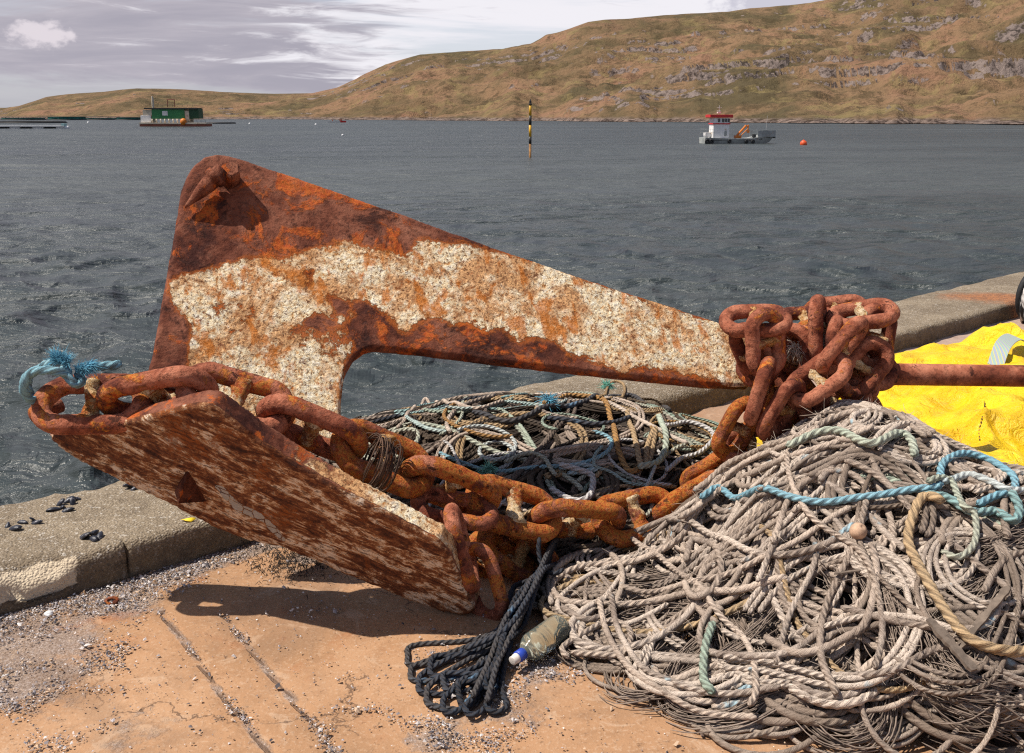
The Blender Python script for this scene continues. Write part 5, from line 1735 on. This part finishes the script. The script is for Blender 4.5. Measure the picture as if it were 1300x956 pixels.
# twine seam and lifting strap
sp = spline([bag_pt(x, y) + [0, 0, .004] for x, y in [(1245, 494), (1250, 512), (1247, 530), (1243, 548), (1244, 562)]], .006)
dashes = MB()
for i in range(0, len(sp) - 3, 3): dashes.tube(sp[i:i + 3], .003, 6)
obj("seam_stitching", dashes.mesh("seam_stitching"), M['twine'], sack)
st0 = [bag_pt(1263, 466), bag_pt(1272, 452) + [0, 0, .05], bag_pt(1285, 446) + [0, 0, .07], bag_pt(1300, 442) + [0, 0, .03]]
sp = spline(st0, .01); sd = nrm(np.cross(sp[-1] - sp[0], [0, -.5, 1])) * .035
n = len(sp); vs = []
for i in range(n):
    for k, t in [(-1, 0), (1, 0), (1, 1), (-1, 1)]: vs.append(sp[i] + sd * k + np.array([0, 0, .004 * t]))
mb = MB(); mb.add(vs, [(i * 4 + k, i * 4 + (k + 1) % 4, i * 4 + 4 + (k + 1) % 4, i * 4 + 4 + k) for i in range(n - 1) for k in range(4)] + [(3, 2, 1, 0), tuple((n - 1) * 4 + k for k in range(4))])
g = G("striped_webbing"); wv = g.n("ShaderNodeTexWave"); wv.inputs["Scale"].default_value = 11; g.set(wv.inputs["Vector"], g.oc())
obj("lifting_strap", mb.mesh("lifting_strap"), g.fin(g.ramp(wv.outputs["Fac"], [(0.25, (0.30, 0.42, 0.40)), (0.5, (0.62, 0.55, 0.10)), (0.75, (0.32, 0.36, 0.46))]), 0.7), sack, smooth=False)

# ------------------------------------------------------------------ plastic bottle
b0 = on_z(652, 838, .045); b1 = on_z(714, 794, .062)
L = float(np.linalg.norm(b1 - b0)); bd = nrm(b1 - b0)
q = Vector(tuple(bd)).to_track_quat('Z', 'X').to_matrix()
bot = empty("plastic_bottle", tuple(b0), "empty scuffed greenish clear plastic bottle lying on its side against the dark ropes", "bottle")
R0 = 0.040
prof = [(0.013, .10), (0.0135, .155), (0.017, .20), (0.028, .27), (0.036, .33), (R0, .385), (R0, .44), (R0 * .955, .455), (R0, .47), (R0, .52), (R0 * .955, .535), (R0, .55), (R0, .60), (R0 * .955, .615), (R0, .63), (R0, .84), (R0 * .99, .90), (R0 * .95, .945), (R0 * .82, .985), (R0 * .6, 1.0), (R0 * .3, .985)]
mb = MB(); mb.lathe([(r, t * L) for r, t in prof], tuple(b0), 40, q)
obj("bottle_body", mb.mesh("bottle_body"), M['bottle'], bot)
mb = MB(); mb.lathe([(.0150, .075 * L), (.0165, .08 * L), (.0165, .19 * L), (.0150, .195 * L)], tuple(b0), 30, q)
obj("collar", mb.mesh("collar"), M['cap_blue'], bot)
mb = MB(); mb.lathe([(.010, -.03 * L), (.0125, -.025 * L), (.0125, .03 * L), (.0135, .032 * L), (.0135, .07 * L), (.0125, .073 * L)], tuple(b0), 30, q)
obj("cap", mb.mesh("cap"), M['cap_white'], bot)

# ------------------------------------------------------------------ small things on the kerb and ground
def shell_mesh():
    vs = []; fs = []
    N = 14; Mx_ = 6
    for j in range(Mx_):
        t = j / (Mx_ - 1)
        for i in range(N):
            a = 2 * math.pi * i / N
            rx = 0.024 * math.cos(t * math.pi / 2 * .98); ry = 0.0115 * math.cos(t * math.pi / 2 * .98)
            x = rx * math.cos(a); y = ry * math.sin(a) * (1 + 0.35 * math.cos(a))
            vs.append((x + 0.004, y, 0.011 * math.sin(t * math.pi / 2)))
    for j in range(Mx_ - 1):
        for i in range(N):
            fs.append((j * N + i, j * N + (i + 1) % N, (j + 1) * N + (i + 1) % N, (j + 1) * N + i))
    fs.append(tuple(range(N))[::-1]); fs.append(tuple((Mx_ - 1) * N + i for i in range(N)))
    return mesh_py("mussel_shell", vs, fs)


sm = shell_mesh(); sm.materials.append(M['mussel']); sm.polygons.foreach_set("use_smooth", [True] * len(sm.polygons))
def shells(spots, lab, grp):
    for (x, y) in spots:
        o = bpy.data.objects.new("mussel_shell", sm); COL.objects.link(o)
        s, w = sw(on_z(x, y, KH))
        o.location = tuple(on_z(x, y, KH + .003)); o.rotation_euler = (rng.normal(0, .5), rng.normal(0, .4), rng.uniform(0, 6.28)); k = rng.uniform(.7, 1.15); o.scale = (k, k, k)
        tag(o, lab, "shell", grp)


shells([(76, 641), (86, 637), (92, 640), (80, 645), (97, 634), (88, 648), (70, 648)], "dark mussel shell in the huddle near the kerb's outer edge", "mussel shells near the outer edge")
shells([(112, 680), (121, 676), (127, 681), (118, 684), (108, 683)], "dark mussel shell in the cluster halfway across the kerb", "mussel shells halfway across the kerb")
shells([(30, 664), (42, 661), (18, 672), (48, 664), (10, 668)], "dark mussel shell in the scatter at the picture's left edge of the kerb", "mussel shells at the kerb's left")
shells([(164, 618), (172, 620)], "mussel shell right under the overhanging fluke at the outer edge", "mussel shells under the fluke")

c = on_z(239, 660, KH + .004)
vs = [(0.022 * math.cos(a) * (1 + .25 * math.sin(3 * a)), 0.011 * math.sin(a), 0.003 * math.sin(2 * a) + k * 0.0015) for k in (0, 1) for a in np.linspace(0, 2 * math.pi, 16, endpoint=False)]
fs = [tuple(range(16))[::-1], tuple(range(16, 32))] + [(i, (i + 1) % 16, 16 + (i + 1) % 16, 16 + i) for i in range(16)]
o = obj("plastic_scrap", mesh_py("plastic_scrap", vs, fs), M['leaf']); o.location = tuple(c); o.rotation_euler = (0.1, 0.05, 0.2)
tag(o, "small bright yellow plastic scrap on the kerb beside the fluke", "scrap")
# rusty fitting in the grit
c = on_z(142, 763, 0.012)
mb = MB(); mb.tube(np.array([(0.018 * math.cos(a), 0.013 * math.sin(a), 0.004 * math.sin(a)) for a in np.linspace(0, 5.0, 18)]), .0055, 8); mb.box((0.016, -.012, 0.002), (.014, .010, .008))
o = obj("rusted_ring", mb.mesh("rusted_ring"), M['rust_orange']); o.location = tuple(c)
tag(o, "small rusted broken ring in the shell grit at the kerb's foot", "metal ring")
# a white shell fragment and dark weed under the fluke
c = on_z(62, 779, .012)
o = bpy.data.objects.new("white_pebble", None)
bpy.data.objects.remove(o)
bm = bmesh.new(); bmesh.ops.create_icosphere(bm, subdivisions=3, radius=0.013)
for v in bm.verts: v.co *= 1 + .35 * mn.noise(v.co * 90); v.co.z *= .6
me = bpy.data.meshes.new("white_pebble"); bm.to_mesh(me); bm.free()
o = obj("white_pebble", me, M['whitefloat']); o.location = tuple(c); tag(o, "rounded white pebble in the grit below the kerb", "pebble")
pa = []
for k in range(420):
    p = on_z(rng.normal(375, 34), rng.normal(712, 13), .006); a = rng.uniform(0, 6.28); l = rng.uniform(.008, .03)
    pa.append(np.array([p + np.array([math.cos(a) * l * t, math.sin(a) * l * t, .010 * math.sin(3.1 * t) * rng.uniform(.3, 1.6) + .004]) for t in np.linspace(0, 1, 6)]))
o = many_tubes("dried_weed", pa, .0012, M['seaweed'], None)
tag(o, "dark dried weed and twigs in the shade under the fluke", kind="stuff")

# ------------------------------------------------------------------ coil of hoses and rope at the right edge
cc = on_z(1322, 412)
coil = empty("rope_coil", tuple(cc), "standing coil of black hose and white rope by the kerb at the photo's right edge", "rope coil")
def ring(c, R, tilt, yaw, z, n=70, wob=.02, seed=0):
    P = []
    for a in np.linspace(0, 2 * math.pi, n, endpoint=False):
        k = R * (1 + wob * math.sin(3 * a + seed))
        v = Vector((k * math.cos(a), wob * .6 * math.sin(2 * a + seed * 2), k * math.sin(a)))
        v = Matrix.Rotation(yaw, 3, 'Z') @ Matrix.Rotation(tilt, 3, 'X') @ v
        P.append((c[0] + v.x, c[1] + v.y, c[2] + v.z + z))
    return np.array(P)
for k in range(7):
    P = ring(cc, 0.20 + .012 * (k % 3), 0.22 + rng.normal(0, .07), 0.5 + rng.normal(0, .09), .21, seed=k)
    P[:, 1] += (k - 3) * .045; P[:, 0] += (k - 3) * .012
    V, f = tube_arrays(P, .024, 12, True); obj("hose", mesh_py("hose", V, f), M['rubber'], coil)
for k, (R_, dy, ti) in enumerate([(.235, -.14, .25), (.225, -.05, .1), (.24, .08, .3)]):
    P = ring(cc, R_, ti, .45 + .1 * k, .23, 90, .05, k + 3); P[:, 1] += dy
    P = np.vstack([P, P[:2]])
    obj("rope_turn", rope_mesh("rope_turn", [P], .018, 3, None, 12), M['rope_white'], coil)

# ------------------------------------------------------------------ things out on the water
def wat(px, py): return on_z(px, py, WATER_Z)


def local(parent, mb, name, mat, bevel=0.0, smooth=False, z=None):
    me = mb.mesh(name, bevel)
    o = bpy.data.objects.new(name, me); COL.objects.link(o); o.parent = parent; me.materials.append(mat)
    if smooth: me.polygons.foreach_set("use_smooth", [True] * len(me.polygons))
    return o


# beacon pole
c = wat(673, 200); D_ = c[1]; mpp = D_ / FPX / CP
pole = empty("beacon_pole", tuple(c), "slim yellow and black banded beacon pole standing in the water", "beacon")
H_ = 69 * mpp; r_ = 1.65 * mpp
mb = MB(); mb.lathe([(r_ * .9, -2), (r_ * .9, H_ * .24)], (0, 0, 0), 14); local(pole, mb, "base_post", plain("stained_post", (0.34, 0.17, 0.06), .8, .4, 2), 0, True)
for (z0, z1, mt) in [(.24, .36, 'black_mark'), (.36, .56, 'yellow_mark'), (.56, .72, 'black_mark'), (.72, .90, 'yellow_mark')]:
    mb = MB(); mb.lathe([(r_, z0 * H_ + .002), (r_, z1 * H_ - .002)], (0, 0, 0), 14); local(pole, mb, "band", M[mt], 0, True)
mb = MB(); mb.lathe([(r_ * .9, .90 * H_), (r_ * 1.3, .905 * H_), (r_ * 1.3, .925 * H_), (r_ * .8, .93 * H_), (r_ * .8, .97 * H_), (r_ * .3, H_)], (0, 0, 0), 14); local(pole, mb, "lantern", M['black_mark'])

# workboat with a bow ramp
c = wat(934, 182); mpp = c[1] / FPX / CP
boat = empty("workboat", tuple(c), "small grey landing craft workboat with red and white wheelhouse at anchor", "boat")
boat.rotation_euler = (0, 0, 0.10)
bl = 86 * mpp
B = lambda u: (u - 934) * mpp          # photo column to metres along the hull
Zb_ = lambda v: (182 - v) * mpp        # photo row to metres above water
hw = 1.9
st = []
for u, zt, zbm, w in [(892, 175, 183, .9), (897, 175, 184.5, 1), (930, 176, 185, 1), (952, 175.5, 185, 1), (962, 173, 184, .97), (972, 171, 180, .88), (977, 170, 175, .75)]:
    st.append((B(u), Zb_(zt), Zb_(zbm), w * hw))
vs = []; fs = []
for (x, zt, zb_, w) in st: vs += [(x, -w, zt), (x, -w * .8, zb_), (x, w * .8, zb_), (x, w, zt)]
n = len(st)
for i in range(n - 1):
    for k in range(4): fs.append((i * 4 + k, i * 4 + 4 + k, i * 4 + 4 + (k + 1) % 4, i * 4 + (k + 1) % 4))
fs += [(0, 1, 2, 3), ((n - 1) * 4 + 3, (n - 1) * 4 + 2, (n - 1) * 4 + 1, (n - 1) * 4)]
mb = MB(); mb.add(vs, fs); local(boat, mb, "hull", M['greysteel'], .03)
mb = MB()
for s_ in (-1, 1):
    mb = MB()
    for i in range(n - 1):
        (x0, z0, _, w0), (x1, z1, _, w1) = st[i], st[i + 1]
        mb.box(((x0 + x1) / 2, s_ * (w0 + w1) / 2 * .93, (z0 + z1) / 2 - .28), (x1 - x0 - .02, .06, .16))
    local(boat, mb, "rubbing_strake", M['blacksteel'])
mb = MB()
for (x, zt, zb_, w) in []: pass
for s_ in (-1, 1):
    mb = MB()
    pr = [(956, 167), (962, 166.5), (978, 168.5)]
    for (ua, va), (ub, vb) in zip(pr[:-1], pr[1:]):
        x0, x1 = B(ua), B(ub)
        mb.box(((x0 + x1) / 2, s_ * (hw * .94), (Zb_(va) + Zb_(174)) / 2), (x1 - x0 - .01, .08, Zb_(va) - Zb_(174)))
    local(boat, mb, "bulwark", M['greysteel'])
mb = MB(); Mr = Matrix.Rotation(-.45, 3, 'Y'); mb.box((B(977.5), 0, Zb_(171.5)), (.12, hw * 1.5, 1.15), Mr); local(boat, mb, "bow_ramp", M['greysteel'], .02)
wh = MB(); wh.box((B(912.5), 0, (Zb_(152) + Zb_(176)) / 2), (20 * mpp, 2.3, Zb_(152) - Zb_(176)), taper=.97); who = local(boat, wh, "wheelhouse", M['white'], .05)
mb = MB(); mb.box((B(912), 0, Zb_(149.8)), (28 * mpp, 2.7, 3.6 * mpp)); local(boat, mb, "roof", M['red'], .06)
mb = MB(); mb.box((B(912.5), 0, Zb_(158.6)), (21.4 * mpp, 2.42, 1.3 * mpp)); local(boat, mb, "red_stripe", M['red'])
for u in (909.5, 914.5, 918, 921.5):
    mb = MB(); mb.box((B(u - .3), -1.165, Zb_(154.7)), (2.5 * mpp, .05, 4 * mpp)); local(boat, mb, "window", M['glass'])
for y in (-.55, .55):
    mb = MB(); mb.box((B(922.6), y, Zb_(154.7)), (.05, .8, 4 * mpp)); local(boat, mb, "window", M['glass'])
mb = MB(); mb.box((B(917.8), -1.17, Zb_(170)), (3 * mpp, .05, 6 * mpp)); local(boat, mb, "door", M['greysteel'])
mb = MB(); mb.tube([(B(911.5), 0, Zb_(151)), (B(911.5), 0, Zb_(137))], .06, 8); mb.tube([(B(908.5), 0, Zb_(140)), (B(914.5), 0, Zb_(140))], .045, 6); mb.tube([(B(909), 0, Zb_(143.5)), (B(914), 0, Zb_(143.5))], .045, 6); mb.box((B(911.5), 0, Zb_(145.5)), (.5, .5, .2))
local(boat, mb, "mast", M['white'])
mb = MB()
mb.tube([(B(935), .3, Zb_(175)), (B(936), .3, Zb_(172.5)), (B(943), .3, Zb_(165)), (B(946.5), .3, Zb_(161)), (B(949), .3, Zb_(160.5)), (B(949.5), .3, Zb_(166))], .17, 8); mb.tube([(B(938), -.2, Zb_(174)), (B(948), -.2, Zb_(164.5))], .14, 8); mb.box((B(936), 0, Zb_(174.5)), (.9, .9, .5)); mb.box((B(949.5), .3, Zb_(168)), (.35, .35, .4))
local(boat, mb, "crane", M['orange_crane'])
mb = MB(); mb.tube([(B(967.5), -1.2, Zb_(168)), (B(968.3), -1.2, Zb_(149))], .03, 6); local(boat, mb, "whip_aerial", M['white'])
mb = MB()
for y in (-1.6, 1.6):
    for z in (165, 169): mb.tube([(B(893), y, Zb_(z)), (B(903), y, Zb_(z))], .03, 6)
    for u in (893, 898, 903): mb.tube([(B(u), y, Zb_(175)), (B(u), y, Zb_(165))], .03, 6)
mb.tube([(B(893), -1.6, Zb_(165)), (B(893), 1.6, Zb_(165))], .03, 6); mb.tube([(B(893), -1.6, Zb_(169)), (B(893), 1.6, Zb_(169))], .03, 6)
local(boat, mb, "stern_rail", M['greysteel'])
mb = MB(); mb.box((B(898.5), .2, Zb_(171.5)), (7 * mpp, 1.2, 5 * mpp)); local(boat, mb, "winch_box", M['white'], .05)
for u, v in ((893.8, 179.2), (898.6, 179.6), (921, 179), (942, 179.5), (950, 179.5)):
    o_ = 0.42 if u < 900 else .32
    P = np.array([(B(u) + o_ * .62 * math.cos(a), -hw - .12, Zb_(v) + o_ * .62 * math.sin(a)) for a in np.linspace(0, 2 * math.pi, 20, endpoint=False)])
    V, f = tube_arrays(P, o_ * .34, 10, True); mb = MB(); mb.add(V, f); local(boat, mb, "tyre_fender", M['rubber'], 0, True)
mb = MB(); mb.box((B(953), -1.2, Zb_(173)), (3.5 * mpp, .7, 4 * mpp)); local(boat, mb, "deck_crate", M['blacksteel'], .03)

# floats
def float_ball(px, py, rpx, mat, lab, grp=None, name="mooring_buoy"):
    c = wat(px, py + rpx * .6); m_ = c[1] / FPX / CP; R_ = rpx * m_
    mb = MB(); mb.lathe([(R_ * math.cos(t) + .001, R_ * math.sin(t)) for t in np.linspace(-1.5, 1.5, 12)] + [(R_ * .14, R_ * 1.02), (R_ * .14, R_ * 1.2)], (0, 0, R_ * .35), 18)
    me = mb.mesh(name); o = bpy.data.objects.new(name, me); COL.objects.link(o); me.materials.append(mat); o.location = tuple(c)
    me.polygons.foreach_set("use_smooth", [True] * len(me.polygons))
    return tag(o, lab, "buoy", grp)


float_ball(1020, 181.5, 4.2, M['orange'], "round orange red mooring buoy floating off the workboat's bow")
float_ball(435, 171.5, 1.5, M['whitefloat'], "small white buoy alone in open water beyond the anchor's top")
float_ball(401, 158, 1.4, M['whitefloat'], "small white buoy left of the little moored dinghy", None)
float_ball(317, 157, 1.3, M['whitefloat'], "small white buoy just to the right of the feed barge")
float_ball(112, 155.5, 1.4, M['whitefloat'], "small white buoy between the fish cages and the feed barge")

# small open dinghy
c = wat(428, 155.5); mpp = c[1] / FPX / CP
dg = empty("dinghy", tuple(c), "small white open dinghy with a red bow moored before the far shore", "boat")
def dinghy_part(name, u0, u1, mat, n=7):
    vs = []; fs = []
    for i in range(n):
        t = u0 + (u1 - u0) * i / (n - 1); x = (t - .5) * 22 * mpp; w = .95 * (1 - abs(max(t - .45, 0)) ** 2 * 2.6); z = .75 + .45 * max(t - .4, 0)
        vs += [(x, -w, z), (x, -w * .7, -.2), (x, w * .7, -.2), (x, w, z)]
    for i in range(n - 1):
        for k in range(4): fs.append((i * 4 + k, i * 4 + 4 + k, i * 4 + 4 + (k + 1) % 4, i * 4 + (k + 1) % 4))
    fs += [(0, 1, 2, 3), tuple((n - 1) * 4 + k for k in (3, 2, 1, 0))]
    mb = MB(); mb.add(vs, fs); local(dg, mb, name, mat)
dinghy_part("hull", 0, .68, M['white']); dinghy_part("bow", .684, 1.0, M['red'])
mb = MB(); mb.box((-5.5 * mpp, 0, 1.0), (.5, .4, 1.0)); mb.box((4.5 * mpp, 0, 1.35), (1.6, .9, .8)); local(dg, mb, "engine", M['rustred'])

# feed barge of the fish farm
c = wat(223, 160.5); mpp = c[1] / FPX / CP
bg_ = empty("feed_barge", tuple(c), "large green and cream fish farm feed barge with rust red hull", "barge")
B = lambda u: (u - 223) * mpp
Zb_ = lambda v: (160.5 - v) * mpp
def bbox(name, u0, u1, v0, v1, dep, mat, y=0.0, bevel=0.0, parent=None):
    mb = MB(); mb.box(((B(u0) + B(u1)) / 2, y, (Zb_(v0) + Zb_(v1)) / 2), ((u1 - u0) * mpp, dep, (v1 - v0) * mpp)); return local(parent or bg_, mb, name, mat, bevel)
bbox("hull", 184, 263.5, 157.6, 163, 8.0, M['rustred'], 0, .1)
bbox("deck_edge", 183.5, 264, 155.9, 157.5, 8.3, M['cream'])
gh = bbox("shed", 198.5, 237.5, 140.5, 151.5, 5.6, M['green'])
bbox("shed_roof", 190, 253, 138.6, 140.4, 6.4, M['darkroof'])
bbox("plant_room", 243, 254.5, 139.6, 151.4, 5.4, M['darkgreen'])
bbox("engine_room", 237.6, 242.9, 142, 155.8, 5.0, M['cream'])
bbox("side_cabin", 184.5, 197, 147.5, 155.8, 5.6, M['white'], 0, .1)
bbox("end_cabin", 187.5, 198.3, 141, 147.3, 5.2, M['cream'])
mb = MB(); mb.box(((B(211) + B(217.5)) / 2, -2.85, Zb_(145)), (6.5 * mpp, .06, 5.2 * mpp)); local(bg_, mb, "white_panel", M['white'])
for u in range(199, 236, 5):
    mb = MB(); mb.tube([(B(u), -3.2, Zb_(155.8)), (B(u), -3.2, Zb_(151.6))], .55, 8); local(bg_, mb, "feed_pipe", M['cream'], 0, True)
mb = MB(); mb.tube([(B(198.6), -1.0, Zb_(150)), (B(198.6), -1.0, Zb_(130)), (B(198.4), -1.0, Zb_(125))], .55, 8); local(bg_, mb, "vent_mast", M['cream'])
mb = MB()
for u in (215.8, 224.3): mb.tube([(B(u), -.6, Zb_(138)), (B(u), -.6, Zb_(129))], .32, 6)
mb.tube([(B(215.3), -.6, Zb_(129)), (B(224.8), -.6, Zb_(129))], .35, 6); local(bg_, mb, "hoist_frame", M['rustred'])
mb = MB(); mb.lathe([(.1, -1.3), (.9, -1.0), (1.25, 0), (.9, 1.0), (.1, 1.3)], (B(236.5), -3.6, Zb_(155)), 14); local(bg_, mb, "float_ball", M['orange_crane'], 0, True)
mb = MB()
for u in range(238, 264, 5): mb.tube([(B(u), -3.9, Zb_(156)), (B(u), -3.9, Zb_(152.6))], .12, 5)
for v in (152.6, 154.2): mb.tube([(B(238), -3.9, Zb_(v)), (B(263), -3.9, Zb_(v))], .12, 5)
for u in range(200, 252, 6): mb.tube([(B(u), -3.0, Zb_(137.3)), (B(u), -3.0, Zb_(135.2))], .1, 5)
mb.tube([(B(200), -3.0, Zb_(135.2)), (B(251), -3.0, Zb_(135.2))], .1, 5)
local(bg_, mb, "guard_rail", M['darkroof'])

# fish cages: floating collar, hand rail on posts, netting
def cage(px, py, wpx, net, lab, hp=2.2):
    c = wat(px, py); m_ = c[1] / FPX / CP; R_ = wpx * m_ / 2
    e = empty("fish_cage", tuple(c), lab, "fish cage", "fish cages floating on the loch")
    n = 48
    for k, (dr, z, r, nm) in enumerate([(0, .25, .45, "collar"), (-.9, .25, .4, "collar"), (-.4, hp * m_, .16, "hand_rail")]):
        P = np.array([((R_ + dr) * math.cos(a), (R_ + dr) * math.sin(a), z) for a in np.linspace(0, 2 * math.pi, n, endpoint=False)])
        V, f = tube_arrays(P, r, 8, True); mb = MB(); mb.add(V, f); local(e, mb, nm, M['cage'], 0, True)
    mb = MB()
    for a in np.linspace(0, 2 * math.pi, 28, endpoint=False): mb.tube([((R_ - .4) * math.cos(a), (R_ - .4) * math.sin(a), .2), ((R_ - .4) * math.cos(a), (R_ - .4) * math.sin(a), hp * m_)], .12, 5)
    local(e, mb, "stanchions", M['cage'])
    if net:
        P0 = [((R_ - .7) * math.cos(a), (R_ - .7) * math.sin(a)) for a in np.linspace(0, 2 * math.pi, n, endpoint=False)]
        vs = [(x, y, z) for z in (.3, hp * m_ * net) for x, y in P0]
        vs += [(x * .985, y * .985, z) for z in (.3, hp * m_ * net) for x, y in P0]
        fs = []
        for k in range(n):
            k2 = (k + 1) % n
            fs += [(k, k2, n + k2, n + k), (2 * n + k2, 2 * n + k, 3 * n + k, 3 * n + k2), (n + k, n + k2, 3 * n + k2, 3 * n + k)]
        mb = MB(); mb.add(vs, fs); local(e, mb, "net", M['tealnet'])
    return e


cage(40, 156.2, 78, 0, "broad black fish cage ring lying nearest the left edge", 2.2)
cage(-45, 156.0, 78, 0, "black fish cage ring cut by the photo's left edge", 2.2)
cage(85, 152.4, 44, .98, "teal netted fish cage standing above the nearest black ring", 3.8)
cage(130, 152.2, 42, .6, "teal netted fish cage in the middle of the far row", 3.6)
cage(164, 152.4, 30, .9, "teal netted fish cage just left of the feed barge", 3.2)
cage(30, 152.3, 50, .7, "teal netted fish cage in the far row by the left edge", 3.4)
cage(279, 157.0, 36, 0, "low dark fish cage ring at the feed barge's right end", 1.4)

# white pontoon walkway
c = wat(35, 163.2); mpp = c[1] / FPX / CP
pt = empty("pontoon", tuple(c), "long low white pontoon walkway floating in front of the black cage ring", "pontoon")
mb = MB(); mb.box((0, 0, .75), (92 * mpp, 2.2, .35)); local(pt, mb, "deck", M['whitefloat'], .03)
for k in range(7):
    mb = MB(); mb.lathe([(.4, -2.2), (.75, -2.0), (.75, 2.0), (.4, 2.2)], ((-42 + k * 14) * mpp, 0, .1), 12, Matrix.Rotation(math.pi / 2, 3, 'Y')); local(pt, mb, "float_tank", M['cage'] if k % 2 else M['whitefloat'], 0, True)
mb = MB(); mb.box((44.5 * mpp, 0, 1.2), (4 * mpp, 2.0, .8)); local(pt, mb, "end_box", plain("pale_teal_plastic", (.35, .55, .55), .5), .03)
